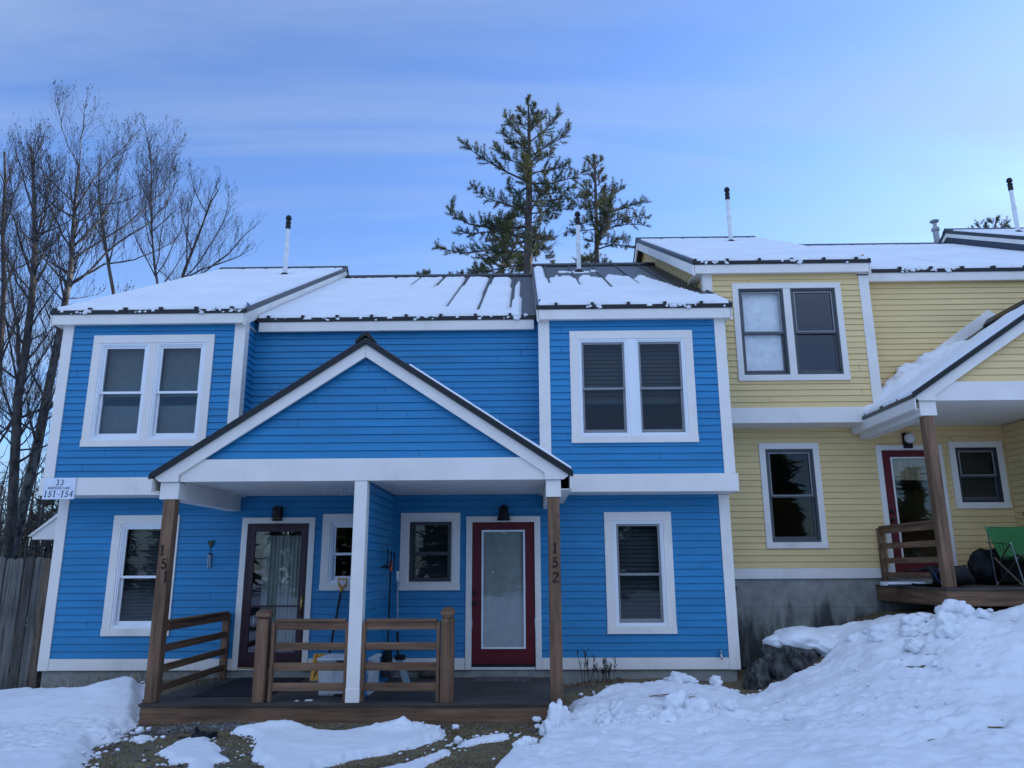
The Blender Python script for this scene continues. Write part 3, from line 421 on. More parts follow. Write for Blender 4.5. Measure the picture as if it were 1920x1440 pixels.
def house(name,off,paintmat,label,full=True,dress='blue',rb=(0,0)):
    off=Vector(off); H_=empty(name,off); tag(H_,label,'townhouse','terraced townhouses in a row up the slope')
    tr=M['trim']; mx=lambda x:WID-x
    both=lambda f:(f(False),f(True))
    mz=lambda a,b,m:(mx(b),mx(a)) if m else (a,b)
    ZB=2.462
    # openings (siding holes)
    lowh=[]; uph=[]
    for m in (0,1):
        a,b=mz(.837,1.83,m); lowh.append((a+.04,b-.04,.475+.04,2.207-.04))
        a,b=mz(3.986,4.87,m); lowh.append((a+.04,b-.04,1.10+.04,2.21-.04))
        a,b=mz(2.778,3.873,m); lowh.append((a+.03,b-.03,-.2,2.157-.03))
        a,b=mz(.459,2.31,m); uph.append((a+.04,b-.04,3.172+.04,4.885-.04))
    BX=[(0,2.745),(7.255,WID)]
    siding(H_,paintmat,'y',0,-1,.0,WID,.165,5.22,lowh+[(.06,2.69,2.70,5.5),(7.31,WID-.06,2.70,5.5)])
    for m,(a,b) in enumerate(BX): siding(H_,paintmat,'y',BY,-1,a,b,2.715,5.16+m*rb[1],[uph[m]])
    siding(H_,paintmat,'x',2.745,1,BY,-.012,2.715,5.4); siding(H_,paintmat,'x',7.255,-1,BY,-.012,2.715,5.4)
    # end walls up to the rakes
    top=lambda z:max(-.012 if z<2.7 else BY,(z-5.17)/SLOPE-.585); bot=lambda z:min(11.2,2*YR-((z-5.17)/SLOPE-.585))
    siding(H_,paintmat,'x',0,-1,top,bot,.165,8.2); siding(H_,paintmat,'x',WID,1,top,bot,.165,8.2)
    MB().quad((0,11.2,0),(WID,11.2,0),(WID,11.2,5.3),(0,11.2,5.3)).build('rear_wall',paintmat,H_)
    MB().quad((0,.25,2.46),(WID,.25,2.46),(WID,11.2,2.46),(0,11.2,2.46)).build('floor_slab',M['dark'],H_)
    fd=MB(); fd.box(.02,WID-.02,.02,.22,-1.35,-.004); fd.box(.02,.22,.22,11.2,-1.35,-.004); fd.box(WID-.22,WID-.02,.22,11.2,-1.35,-.004); fd.build('foundation',M['concrete'],H_)
    # corner boards, base board, belts
    cb=lambda x0,x1,y0,y1,z0,z1: MB().box(x0,x1,y0,y1,z0,z1).build('corner_board',tr,H_,bevel=.004)
    cb(-.03,.125,-.03,.12,0,2.455); cb(WID-.125,WID+.03,-.03,.12,0,2.455)
    for s,x in ((0,0),(1,WID)):
        a,b=(-.03,.13) if s==0 else (WID-.13,WID+.03)
        cb(a,b,BY-.03,BY+.12,2.72,5.06)
    cb(2.61,2.775,BY-.03,BY+.13,2.72,5.2); cb(7.225,7.39,BY-.03,BY+.13,2.72,5.2)
    bs=MB()
    for a,b in ((.127,2.775),(3.878,6.122),(7.225,WID-.127)): bs.box(a,b,-.026,.02,.003,.162)
    bs.build('base_board',tr,H_,bevel=.004)
    for a,b in ((-.06,2.80),(7.20,WID+.06)):
        MB().box(a,b,BY-.045,.03,ZB,2.717).build('belt_board',tr,H_,bevel=.005)
    # eaves
    rx,rz=7.20+rb[0],5.25+rb[1]
    for (a,b,y,z) in ((-.20,2.80,BY-.12,5.25),(2.815,7.185+rb[0],-.12,5.25),(rx,10.13,BY-.12,rz)):
        e=MB(); e.box(a+.02,b-.02,y,y+.03,z-.215,z-.055); e.box(a+.025,b-.025,y+.031,y+.62 if y<-.3 else y+.155,z-.20,z-.185); e.build('fascia_board',tr,H_,bevel=.004)
    ribsL=[-.2+.045+.545*i for i in range(8)]; ribsM=[2.815+.16+.545*i for i in range(9)]; ribsR=[7.215+.28+.545*i for i in range(6)]
    roof(H_,-.20,2.80,BY-.12,5.25,ribs=ribsL,rakes='LR'); roof(H_,2.803,7.197+rb[0],-.12,5.25,ribs=ribsM); roof(H_,rx,10.13,BY-.12,rz,ribs=ribsR,rakes='LR',rk=.10 if rb[1] else .19)
    if rb[1]: zR=rz+SLOPE*(YR-BY+.12); MB().prism([(BY-.1,rz-.14),(YR,zR-.15),(2*YR-BY+.1,rz-.14),(2*YR-BY+.1,rz-.55),(YR,zR-.57),(BY-.1,rz-.55)],'x',rx+.036,rx+.06).build('roof_step_siding',M['grey'],H_)
    # vent pipes
    for x in (1.8,8.2):
        pz=7.61+(rb[1] if x>5 else 0); x+=rb[0]*.7 if x>5 else 0
        p=MB().lathe([(.048,-.2),(.048,.62),(.055,.625),(.055,.68),(.044,.685),(.044,1.12)],(x,4.0,pz)).build('vent_pipe',M['pvc'],H_,smooth=False)
        MB().lathe([(.046,1.10),(.056,1.12),(.056,1.19),(.05,1.2),(.05,1.23),(.058,1.235),(.058,1.27),(.044,1.29),(.044,1.33),(.066,1.335),(.067,1.36),(.052,1.41),(.026,1.43)],(x,4.0,pz)).build('pipe_cap',M['blackplastic'],p)
        MB().lathe([(.15,-.12),(.12,.0),(.06,.06)],(x,4.0,pz)).build('pipe_flashing',M['blackplastic'],p)
    if not full: return H_
    # windows
    B=dress=='blue'
    if B:
        window(H_,.459,2.31,3.172,4.885,BY,2,'vinyl','vinyl',('screen',1,.9,.004),('screen',1,.9,.004))
        window(H_,7.692,9.53,3.172,4.875,BY,2,'vinyl','sashgrey',('blind_dark',.62,.062),mull='vinyl')
        window(H_,.837,1.83,.475,2.205,0,1,'vinyl','vinyl',('blind_dark',1,.05))
        window(H_,8.168,9.157,.483,2.209,0,1,'vinyl','sashgrey',('blind_dark',1,.062))
        window(H_,3.986,4.87,1.10,2.207,0,1,'vinyl','vinyl',None,cw=.12)
        window(H_,5.15,6.035,1.097,2.214,0,1,'trim','sashdark',('blind_dark',.86,.05),cw=.11,fw=.022,sw=.05)
    else:
        w=window(H_,.459,2.29,3.172,4.885,BY,2,'bronze','bronze',('blind_white',.97,.03,.003,.085),(None,1,.05),cw=.10,fw=.035,glass='glass_bright')
        window(H_,mx(2.31),mx(.459),3.172,4.885,BY,2,'bronze','bronze',('blind_grey',.6,.05),cw=.10,fw=.035)
        window(H_,.837,1.83,.475,2.205,0,1,'bronze','bronze',None,cw=.10,fw=.035)
        window(H_,mx(1.83),mx(.837),.475,2.205,0,1,'bronze','bronze',('blind_grey',1,.05),cw=.10,fw=.035)
        window(H_,3.986,4.87,1.10,2.207,0,1,'sashdark','bronze',('blind_dark',.9,.03),cw=.10,fw=.035)
        window(H_,mx(4.87),mx(3.986),1.10,2.207,0,1,'sashdark','bronze',('blind_dark',1,.05),cw=.10,fw=.035)
    # doors
    def doorcase(m):
        a,b=mz(2.778,3.873,m); mb=MB(); mb.box(a,b,-.032,.03,2.072,2.158); mb.box(a,a+.088,-.03,.03,.003,2.072); mb.box(b-.088,b,-.03,.03,.003,2.072); mb.box(a+.09,b-.09,-.002,.09,.001,.04)
        return mb.build('door_casing',tr,H_,bevel=.004),a+.09,b-.09
    c,a,b=doorcase(False)
    if B:   # dark storm door with curtained door behind
        d=MB(); ring(d,a,b,.045,2.07,.115,-.012,.03,wb=.2,wt=.12); ring(d,a+.03,b-.03,.09,2.03,.012,-.02,-.0125); d=d.build('storm_door',M['maroon'],H_,bevel=.004)
        MB().box(a+.115,b-.115,-.004,.02,.87,.895).build('cross_bar',M['maroon'],d)
        MB().quad((a+.115,.008,.245),(b-.115,.008,.245),(b-.115,.008,1.95),(a+.115,.008,1.95)).build('glass_pane',M['glass_bright'],d)
        MB().box(a+.02,b-.02,-.008,.06,.025,.043).build('door_sill',M['brass'],d)
        h=MB(); h.box(b-.062,b-.036,-.03,-.0125,.76,1.04); h.tube([(b-.05,-.03,.93),(b-.05,-.062,.935),(b-.10,-.066,.925),(b-.155,-.062,.94)],[.008,.009,.008,.006],6); h.build('handle',M['brass'],d,smooth=True)
        dd=MB(); ring(dd,a,b,.04,2.07,.1,.10,.14,wb=.3); dd.build('inner_door_frame',M['maroon'],d)
        cu=MB(); n=46
        xs=[a+.20+(b-a-.30)*i/n for i in range(n+1)]; ys=[.155+.010*math.sin(i*1.45)+.006*math.sin(i*.6) for i in range(n+1)]
        cu.add([(x,y,.06) for x,y in zip(xs,ys)]+[(x,y,1.90) for x,y in zip(xs,ys)],[(i,i+1,i+n+2,i+n+1) for i in range(n)]); cu.build('curtain',M['curtain'],d)
    doors=[(True,M['red'])] if B else [(False,M['red']),(True,M['maroon'])]
    for m,mt in doors:
        if m: c,a,b=doorcase(True)
        d=MB(); ring(d,a+.003,b-.003,.078,2.068,.142,.0,.04,wb=.21,wt=.115); d=d.build('door',mt,H_,bevel=.004)
        MB().box(a,b,-.01,.06,.041,.076).build('door_sill',M['blackplastic'],d)
        f=MB(); ring(f,a+.138,b-.138,.283,1.958,.028,-.012,.0-.0005); f.build('glass_frame',M['trim'] if not B else M['vinyl'],d,bevel=.003)
        MB().quad((a+.16,.012,.30),(b-.16,.012,.30),(b-.16,.012,1.94),(a+.16,.012,1.94)).build('glass_pane',M['glass_bright'],d)
        if B: blind(d,a+.165,b-.165,1.94,.31,.03,M['blind_grey'],.028,.004,rail=False)
        elif not m: MB().quad((a+.17,.05,1.58),(b-.17,.05,1.58),(b-.17,.05,1.93),(a+.17,.05,1.93)).build('bamboo_shade',M['bamboo'],d)
        MB().add([(0,0,0)],[]) 
        k=MB()
        for z in (1.06,.92): k.tube([(a+.045,-.001,z),(a+.045,-.018,z),(a+.045,-.03,z),(a+.045,-.06,z),(a+.045,-.068,z)],[.03,.03,.013,.028,.018],10)
        k.build('knob',M['blackplastic'],d,smooth=True)
    porch(H_,paintmat,dress)
    return H_

def porch(H_,pm,dress):
    tr=M['trim']; AX=4.99; s=.66; yf=-2.2
    zt=lambda x:4.262-s*abs(x-AX)
    xl,xr=2.395,7.585
    # roof slab, two slopes
    r=MB(); r.prism([(xl,zt(xl)),(AX,4.262),(xr,zt(xr)),(xr,zt(xr)-.055),(AX,4.205),(xl,zt(xl)-.055)],'y',yf,-.02)
    for y in (yf+.02,)+tuple(yf+.5+.545*i for i in range(3)):
        r.prism([(xl,zt(xl)+.001),(AX-.01,4.255),(AX-.01,4.285),(xl,zt(xl)+.03)],'y',y-.011,y+.011); r.prism([(xr,zt(xr)+.001),(AX+.01,4.255),(AX+.01,4.285),(xr,zt(xr)+.03)],'y',y-.011,y+.011)
    r=r.build('porch_roof',M['metal'],H_)
    MB().prism([(xl-.012,zt(xl)-.062),(xl-.012,zt(xl)+.006),(AX,4.276),(xr+.012,zt(xr)+.006),(xr+.012,zt(xr)-.062),(AX,4.21)],'y',yf-.014,yf-.001).build('drip_edge',M['black'],r)
    MB().prism([(AX-.13,4.262-.13*s+.03),(AX,4.31),(AX+.13,4.262-.13*s+.03),(AX+.13,4.262-.13*s+.06),(AX+.04,4.345),(AX-.04,4.345),(AX-.13,4.262-.13*s+.06)],'y',yf-.02,-.03).build('ridge_cap',M['black'],r)
    # rake boards (front) 
    k=MB(); o=.06; w=.165
    k.prism([(2.44,zt(2.44)-o),(AX-.002,4.262-o),(AX-.002,4.262-o-w),(2.735,zt(2.735)-o-w-.0),(2.735,2.462),(2.50,2.462),(2.44,2.505)],'y',-2.165,-2.13)
    k.prism([(mx,z) for mx,z in [(7.54,zt(7.54)-o),(AX+.002,4.262-o),(AX+.002,4.262-o-w),(7.245,zt(7.245)-o-w),(7.245,2.462),(7.48,2.462),(7.54,2.505)]],'y',-2.165,-2.13)
    k.build('rake_board',tr,r,bevel=.003)
    # gable siding
    lo=lambda z:AX-(4.262-o-w-z+.07)/s; hi=lambda z:AX+(4.262-o-w-z+.07)/s
    siding(H_,pm,'y',-2.07,-1,lo,hi,2.745,4.10,name='gable_siding')
    MB().prism([(2.75,2.70),(AX,4.03),(7.23,2.70)],'y',-2.05,-2.03).build('gable_sheathing',M['dark'],H_)
    MB().box(2.737,7.243,-2.128,-2.04,2.465,2.742).build('beam',tr,H_,bevel=.004)
    for a,b in ((2.503,2.735),(7.265,7.447)):
        MB().box(a,b,-2.128,-1.94,2.253,2.46).build('post_cap_box',tr,H_,bevel=.004)
    MB().box(2.53,2.735,-1.938,-.03,2.255,2.53).build('side_beam',tr,H_,bevel=.004); MB().box(7.265,7.44,-1.938,-.03,2.255,2.53).build('side_beam',tr,H_,bevel=.004)
    MB().box(2.405,2.425,yf+.005,-.03,zt(2.41)-.22,zt(2.41)-.058).build('eave_board',tr,H_,bevel=.003); MB().box(7.555,7.575,yf+.005,-.03,zt(2.41)-.22,zt(2.41)-.058).build('eave_board',tr,H_,bevel=.003)
    c=MB(); c.box(2.738,7.262,-2.038,-.03,2.478,2.49); c.box(2.426,2.529,-2.12,-.03,2.34,2.352); c.box(7.441,7.554,-2.12,-.03,2.34,2.352); c.build('porch_ceiling',tr,H_)
    for a,b in ((2.553,2.693),(7.283,7.427)):
        p=MB().box(a,b,-2.115,-1.975,-.095,2.252).build('porch_post',M['wood_z'],H_,bevel=.006)
        if dress=='blue':
            g=MB()
            if a<5:
                for ch,x,z in (('1',2.568,1.585),('5',2.605,1.425),('1',2.64,1.275)): text(g,ch,x,z,.115,-2.1235,0)
            else:
                for ch,z in (('1',1.585),('5',1.42),('2',1.245)): text(g,ch,7.325,z,.115,-2.1235,.05)
            g.build('house_number',M['blackplastic'],p)
    # white column and dividing wall
    co=MB(); co.box(4.911,5.067,-2.12,-1.962,-.095,2.463); co.box(4.907,5.071,-2.124,-1.9605,-.095,.06); co.build('porch_column',tr,H_,bevel=.005)
    siding(H_,pm,'x',5.05,1,-1.96,-.02,-.09,2.47,name='divider_wall'); siding(H_,pm,'x',4.93,-1,-1.96,-.02,-.09,2.47,name='divider_wall')
    # deck
    dk=MB(); y=-2.15
    while y<-.03:
        dk.box(2.515,7.43,y,min(y+.137,-.02),-.132,-.097); y+=.142
    dk=dk.build('deck',M['deck_x'],H_,bevel=.004)
    MB().box(2.53,7.415,-2.128,-2.09,-.335,-.134).build('deck_fascia',M['wood_x'],dk,bevel=.004)
    MB().box(2.53,2.57,-2.088,-.02,-.335,-.134).build('deck_fascia',M['wood_y'],dk,bevel=.004); MB().box(7.375,7.415,-2.088,-.02,-.335,-.134).build('deck_fascia',M['wood_y'],dk,bevel=.004)
    # rails
    W=M['wood_x']
    rl=rail_set(H_,-1.972,-.10,'y',2.68,.036,M['wood_y'],zs=((.788,.82),(.695,.788),(.457,.544),(.232,.315),(.015,.095)))
    MB().box(2.625,2.72,-.099,-.04,-.095,.79).build('rail_post',M['wood_z'],rl,bevel=.004)
    for a,b,nx in ((4.03,4.868,3.817),(5.11,5.95,6.0)):
        rl=rail_set(H_,a,b,'x',-2.05,.036,W)
        for q in ((a-.04,a-.001),(b+.001,b+.04)): MB().box(q[0],q[1],-2.09,-2.01,-.095,.795).build('stile',M['wood_z'],rl,bevel=.004)
        x0=nx-.006 if nx<5 else 5.995
        n0,n1=(3.815,3.953) if nx<5 else (6.003,6.155)
        nb=MB().box(n0,n1,-2.115,-1.98,-.095,.835)
        if nx>5:
            for q in range(4): nb.box(n0+.014+.034*q,n0+.034+.034*q,-2.121,-2.1155,-.095,.80)
        nw=nb.build('newel_post',M['wood_z'],H_,bevel=.006)
        cx=(n0+n1)/2; cy=-2.0475
        if nx<5: MB().prism([(cx-.085,.853),(cx+.085,.853),(cx+.085,.905),(cx+.05,.94),(cx-.05,.94),(cx-.085,.905)],'y',cy-.085,cy+.085).build('newel_cap',M['wood_x'],nw,bevel=.012)
        else: MB().prism([(cx-.03,.836),(cx+.03,.836),(cx+.05,.856),(cx+.08,.872),(cx+.082,.91),(cx+.06,.945),(cx+.03,.958),(cx-.03,.958),(cx-.06,.945),(cx-.082,.91),(cx-.08,.872),(cx-.05,.856)],'y',cy-.075,cy+.075).build('newel_cap',M['wood_x'],nw,bevel=.01)
        MB().box(n0+.012,n1-.012,-2.103,-1.99,.836,.852).build('newel_neck',M['wood_x'],nw)
    # wall lamps
    if dress=='blue':
        l=MB(); l.box(3.255,3.375,-.03,-.0185,2.12,2.31); l.box(3.28,3.35,-.09,-.031,2.285,2.30); l.box(3.255,3.375,-.15,-.03,2.268,2.284); l.prism([(3.255,2.285),(3.375,2.285),(3.34,2.32),(3.29,2.32)],'y',-.15,-.031)
        for x in (3.255,3.365):
            for yy in (-.15,-.045): l.box(x,x+.01,yy,yy+.01,2.115,2.268)
        l.box(3.255,3.375,-.15,-.031,2.105,2.115); l=l.build('wall_lamp',M['blackplastic'],H_); MB().box(3.267,3.363,-.138,-.048,2.117,2.266).build('lamp_glass',M['lantern'],l)
        l=MB(); l.tube([(6.686,-.019,2.22),(6.686,-.1,2.30),(6.686,-.14,2.27)],[.05,.03,.03],10); l.lathe([(.03,.21),(.062,.19),(.068,.11),(.07,.09),(.1,.0),(.095,.0),(.06,.09),(.02,.10)],(6.686,-.14,2.09),18); l.build('wall_lamp',M['blackplastic'],H_,smooth=True)
    else:
        l=MB(); l.box(3.24,3.38,-.05,-.0185,2.10,2.36); l.box(3.24,3.38,-.07,-.051,2.11,2.17); l=l.build('wall_lamp',M['blackplastic'],H_)
        g=MB(); g.lathe([(.01,.0),(.05,.012),(.078,.045),(.085,.085),(.078,.125),(.05,.158),(.01,.17)],(3.315,-.12,2.17),16); g.build('lamp_globe',M['globe'],l,smooth=True)
        # skirt board on the wall above the porch roof
        k=MB()
        zu=lambda x:4.52-.70*abs(x-AX)
        k.prism([(2.9,zt(2.9)+.02),(AX,4.285),(mxx(2.9),zt(2.9)+.02),(mxx(2.9),zu(2.9)),(AX,4.52),(2.9,zu(2.9))],'y',-.036,-.0185); k.build('roof_skirt_board',tr,H_,bevel=.003)
def mxx(x): return 9.98-x
# ---------------------------------------------------------------- camera, sky, sun
cam=bpy.data.cameras.new('camera'); cam.sensor_width=36; cam.lens=36*1430/1920; cam.clip_start=.05; cam.clip_end=3000
co_=bpy.data.objects.new('camera',cam); COL.objects.link(co_)
rt,upv,bk=(Vector(v) for v in CAMROT)
co_.matrix_world=Matrix.Translation(Vector(CAMLOC))@Matrix((rt,upv,bk)).transposed().to_4x4()
sc.camera=co_
AZ,EL=R(AZD),R(ELD)
S=Vector((math.sin(AZ)*math.cos(EL),math.cos(AZ)*math.cos(EL),math.sin(EL)))
sl=bpy.data.lights.new('sun','SUN'); sl.energy=3.2; sl.angle=R(.5); sl.color=(1,.88,.70)
so=bpy.data.objects.new('sun',sl); COL.objects.link(so); so.rotation_euler=S.to_track_quat('Z','Y').to_euler(); so.location=(20,20,30)
wd=bpy.data.worlds.new('World'); sc.world=wd; wd.use_nodes=True; nt=wd.node_tree
bg=nt.nodes['Background']; sky=N(nt,'ShaderNodeTexSky'); sky.sky_type='NISHITA'; sky.sun_disc=False; sky.sun_elevation=EL; sky.sun_rotation=AZ
sky.altitude=300; sky.air_density=1.0; sky.dust_density=1.1; sky.ozone_density=3.0
tc=N(nt,'ShaderNodeTexCoord'); sp=N(nt,'ShaderNodeSeparateXYZ'); nt.links.new(tc.outputs['Generated'],sp.inputs[0])
za=N(nt,'ShaderNodeMath',operation='ADD'); nt.links.new(sp.outputs['Z'],za.inputs[0]); za.inputs[1].default_value=.12
cx=N(nt,'ShaderNodeMath',operation='DIVIDE'); cy=N(nt,'ShaderNodeMath',operation='DIVIDE')
nt.links.new(sp.outputs['X'],cx.inputs[0]); nt.links.new(za.outputs[0],cx.inputs[1]); nt.links.new(sp.outputs['Y'],cy.inputs[0]); nt.links.new(za.outputs[0],cy.inputs[1])
cb_=N(nt,'ShaderNodeCombineXYZ'); nt.links.new(cx.outputs[0],cb_.inputs[0]); nt.links.new(cy.outputs[0],cb_.inputs[1])
mp=N(nt,'ShaderNodeMapping'); mp.inputs['Scale'].default_value=(.40,1.7,1); mp.inputs['Rotation'].default_value=(0,0,R(14)); mp.inputs['Location'].default_value=(3.4,.9,0)
nt.links.new(cb_.outputs[0],mp.inputs[0]); nz=N(nt,'ShaderNodeTexNoise'); nz.inputs['Scale'].default_value=1.1; nz.inputs['Detail'].default_value=7; nz.inputs['Roughness'].default_value=.55; nz.inputs['Distortion'].default_value=.6
nt.links.new(mp.outputs[0],nz.inputs['Vector'])
cf=ramp(nt,nz.outputs['Fac'],[(.40,(.05,.05,.05)),(.68,(.75,.75,.75))])
tint=mix(nt,1.0,sky.outputs[0],SKYTINT,'MULTIPLY')
hs=N(nt,'ShaderNodeHueSaturation'); hs.inputs['Saturation'].default_value=.95; nt.links.new(tint,hs.inputs['Color'])
cloud=mix(nt,cf,hs.outputs[0],(CLOUD[0],CLOUD[1],CLOUD[2]))
# added bright veil, out of view overhead and behind the viewer, lifting facade light
def mth(op,a,b):
    n=N(nt,'ShaderNodeMath',operation=op)
    for i,v in enumerate((a,b)):
        if hasattr(v,'is_linked'): nt.links.new(v,n.inputs[i])
        else: n.inputs[i].default_value=v
    return n.outputs[0]
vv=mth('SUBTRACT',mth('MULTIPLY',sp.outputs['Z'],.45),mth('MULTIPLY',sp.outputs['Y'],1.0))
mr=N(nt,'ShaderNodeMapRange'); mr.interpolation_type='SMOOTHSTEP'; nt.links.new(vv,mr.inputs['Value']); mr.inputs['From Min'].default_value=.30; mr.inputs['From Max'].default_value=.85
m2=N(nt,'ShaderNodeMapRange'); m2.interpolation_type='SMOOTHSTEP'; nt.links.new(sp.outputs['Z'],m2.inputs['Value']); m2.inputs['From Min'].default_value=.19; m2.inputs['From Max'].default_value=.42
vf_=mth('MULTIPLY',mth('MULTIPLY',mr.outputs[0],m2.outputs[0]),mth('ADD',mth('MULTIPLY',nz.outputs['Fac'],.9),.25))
cloud=mix(nt,vf_,cloud,FILL_VEIL)
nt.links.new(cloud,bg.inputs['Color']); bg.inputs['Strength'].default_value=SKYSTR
sc.view_settings.view_transform='Standard'; sc.view_settings.look='None'; sc.view_settings.gamma=1; sc.view_settings.exposure=EXPOSURE
sc.cycles.max_bounces=7; sc.cycles.diffuse_bounces=4; sc.cycles.glossy_bounces=3; sc.cycles.transparent_max_bounces=12; sc.cycles.use_denoising=True
sc.cycles.caustics_reflective=False; sc.cycles.caustics_refractive=False

# ---------------------------------------------------------------- terrain
P=np.array(GP); n_=len(P)
def U_(r2): return np.where(r2>0,.5*r2*np.log(np.maximum(r2,1e-12)),0)
K=U_(((P[:,None,:2]-P[None,:,:2])**2).sum(-1))+np.eye(n_)*.02
A_=np.zeros((n_+3,n_+3)); A_[:n_,:n_]=K; A_[:n_,n_]=1; A_[:n_,n_+1:]=P[:,:2]; A_[n_,:n_]=1; A_[n_+1:,:n_]=P[:,:2].T
SOL=np.linalg.solve(A_,np.r_[P[:,2],0,0,0])
def H(x,y):
    x=np.asarray(x,float); y=np.asarray(y,float); r=SOL[n_]+SOL[n_+1]*x+SOL[n_+2]*y
    for i in range(n_): r=r+SOL[i]*U_((x-P[i,0])**2+(y-P[i,1])**2)
    ox=np.maximum(np.maximum(-3.5-x,x-17.5),0); oy=np.maximum(np.maximum(-7.5-y,y-1.8),0); d=np.hypot(ox,oy)
    far=-.35+1.25*sstep(9,16,x)*sstep(-6,-1,y)+np.clip((x-16)*.1,0,3)*sstep(-30,-1,y)
    w=sstep(0,2.5,d); return np.where(d>2.5,far,r*(1-w)+far*w)
xs=np.r_[[-900,-400,-200,-100,-60,-40,-25,-16,-11,-8,-6,-5,-4],np.arange(-3.5,17.5,.06),[18,19,21,24,28,35,50,80,140,300,900]]
ys=np.r_[[-900,-400,-200,-100,-60,-40,-25,-18,-13,-10,-8.5,-7.5,-7],np.arange(-6.5,1.9,.05),[2.2,3,4.5,7,10,14,20,30,50,90,200,500,900]]
X,Y=np.meshgrid(xs,ys); Z=H(X,Y)
near=((X>-4)&(X<17.6)&(Y>-7)&(Y<2))
Z=Z+np.where(near,.012*fbm(X,Y,4,3.0)+.008*fbm(X,Y,3,14),0)-.012
idx=np.arange(X.size).reshape(X.shape)
F=np.stack([idx[:-1,:-1].ravel(),idx[:-1,1:].ravel(),idx[1:,1:].ravel(),idx[1:,:-1].ravel()],1)
g=npmesh('ground',np.stack([X.ravel(),Y.ravel(),Z.ravel()],1),F,M['ground']); g['kind']='structure'

# wooded hill off to the right that keeps the houses in shade while the tall pines catch the sun
hx=np.arange(-70,75,4.0); hy=np.arange(-30,31,4.0); A1,B1=np.meshgrid(hx,hy); ca,sa=math.cos(R(66)),math.sin(R(66))
HZ=(30+4*fbm(A1,B1*.3,3,.05,seed=31))*np.exp(-(B1/15)**2)*sstep(74,40,np.abs(A1))-1.2
HXw=8+sa*88+A1*ca*1.0+B1*sa; HYw=4+ca*88-A1*sa+B1*ca
idx=np.arange(A1.size).reshape(A1.shape); F=np.stack([idx[:-1,:-1].ravel(),idx[:-1,1:].ravel(),idx[1:,1:].ravel(),idx[1:,:-1].ravel()],1)
hl=npmesh('hill',np.stack([HXw.ravel(),HYw.ravel(),HZ.ravel()],1),F,M['needle']); hl['kind']='structure'

# cube-sphere clods for broken snow
def cubesphere(n=4):
    V=[];F=[];key={}
    def vid(p):
        k=tuple(np.round(p,6)); 
        if k not in key: key[k]=len(V); V.append(p/np.linalg.norm(p))
        return key[k]
    for ax in range(3):
        for s in (-1,1):
            for i in range(n):
                for j in range(n):
                    q=[]
                    for a,b in ((i,j),(i+1,j),(i+1,j+1),(i,j+1)):
                        p=np.zeros(3); p[ax]=s; p[(ax+1)%3]=(2*a/n-1)*s; p[(ax+2)%3]=2*b/n-1; q.append(vid(p))
                    F.append(q)
    return np.array(V),np.array(F)
CS=cubesphere(4); CS8=cubesphere(9); CS16=cubesphere(18)
def clods(items, cs=CS, rough=.25):
    VV=[];FF=[];b=0
    for (x,y,z,rx,ry,rz) in items:
        v=cs[0].copy(); th=RNG.uniform(0,6.28)
        ph=RNG.uniform(0,50)
        d=1+rough*(perlin(v[:,0]*1.3+ph,v[:,1]*1.3+v[:,2]*.9+ph)*1.6)+rough*.5*perlin(v[:,0]*3.1+ph,v[:,2]*3.1-v[:,1]*2+ph)*1.5
        v=v*d[:,None]*np.array([rx,ry,rz]); c,s=math.cos(th),math.sin(th)
        v=np.stack([v[:,0]*c-v[:,1]*s,v[:,0]*s+v[:,1]*c,v[:,2]],1) if abs(rx-ry)<.5*max(rx,ry) else v
        VV.append(v+np.array([x,y,z])); FF.append(cs[1]+b); b+=len(v)
    return np.concatenate(VV),np.concatenate(FF)
def polydist(x,y,poly):
    """signed distance, + inside"""
    p=np.array(poly); d=np.full(x.shape,1e9); ins=np.zeros(x.shape,bool); m=len(p)
    for i in range(m):
        a=p[i]; b=p[(i+1)%m]; e=b-a; L=max(e@e,1e-9)
        t=np.clip(((x-a[0])*e[0]+(y-a[1])*e[1])/L,0,1); d=np.minimum(d,np.hypot(x-a[0]-t*e[0],y-a[1]-t*e[1]))
        c=((a[1]>y)!=(b[1]>y)); xi=(b[0]-a[0])*(y-a[1])/(b[1]-a[1]+1e-12)+a[0]; ins^=c&(x<xi)
    return np.where(ins,d,-d)
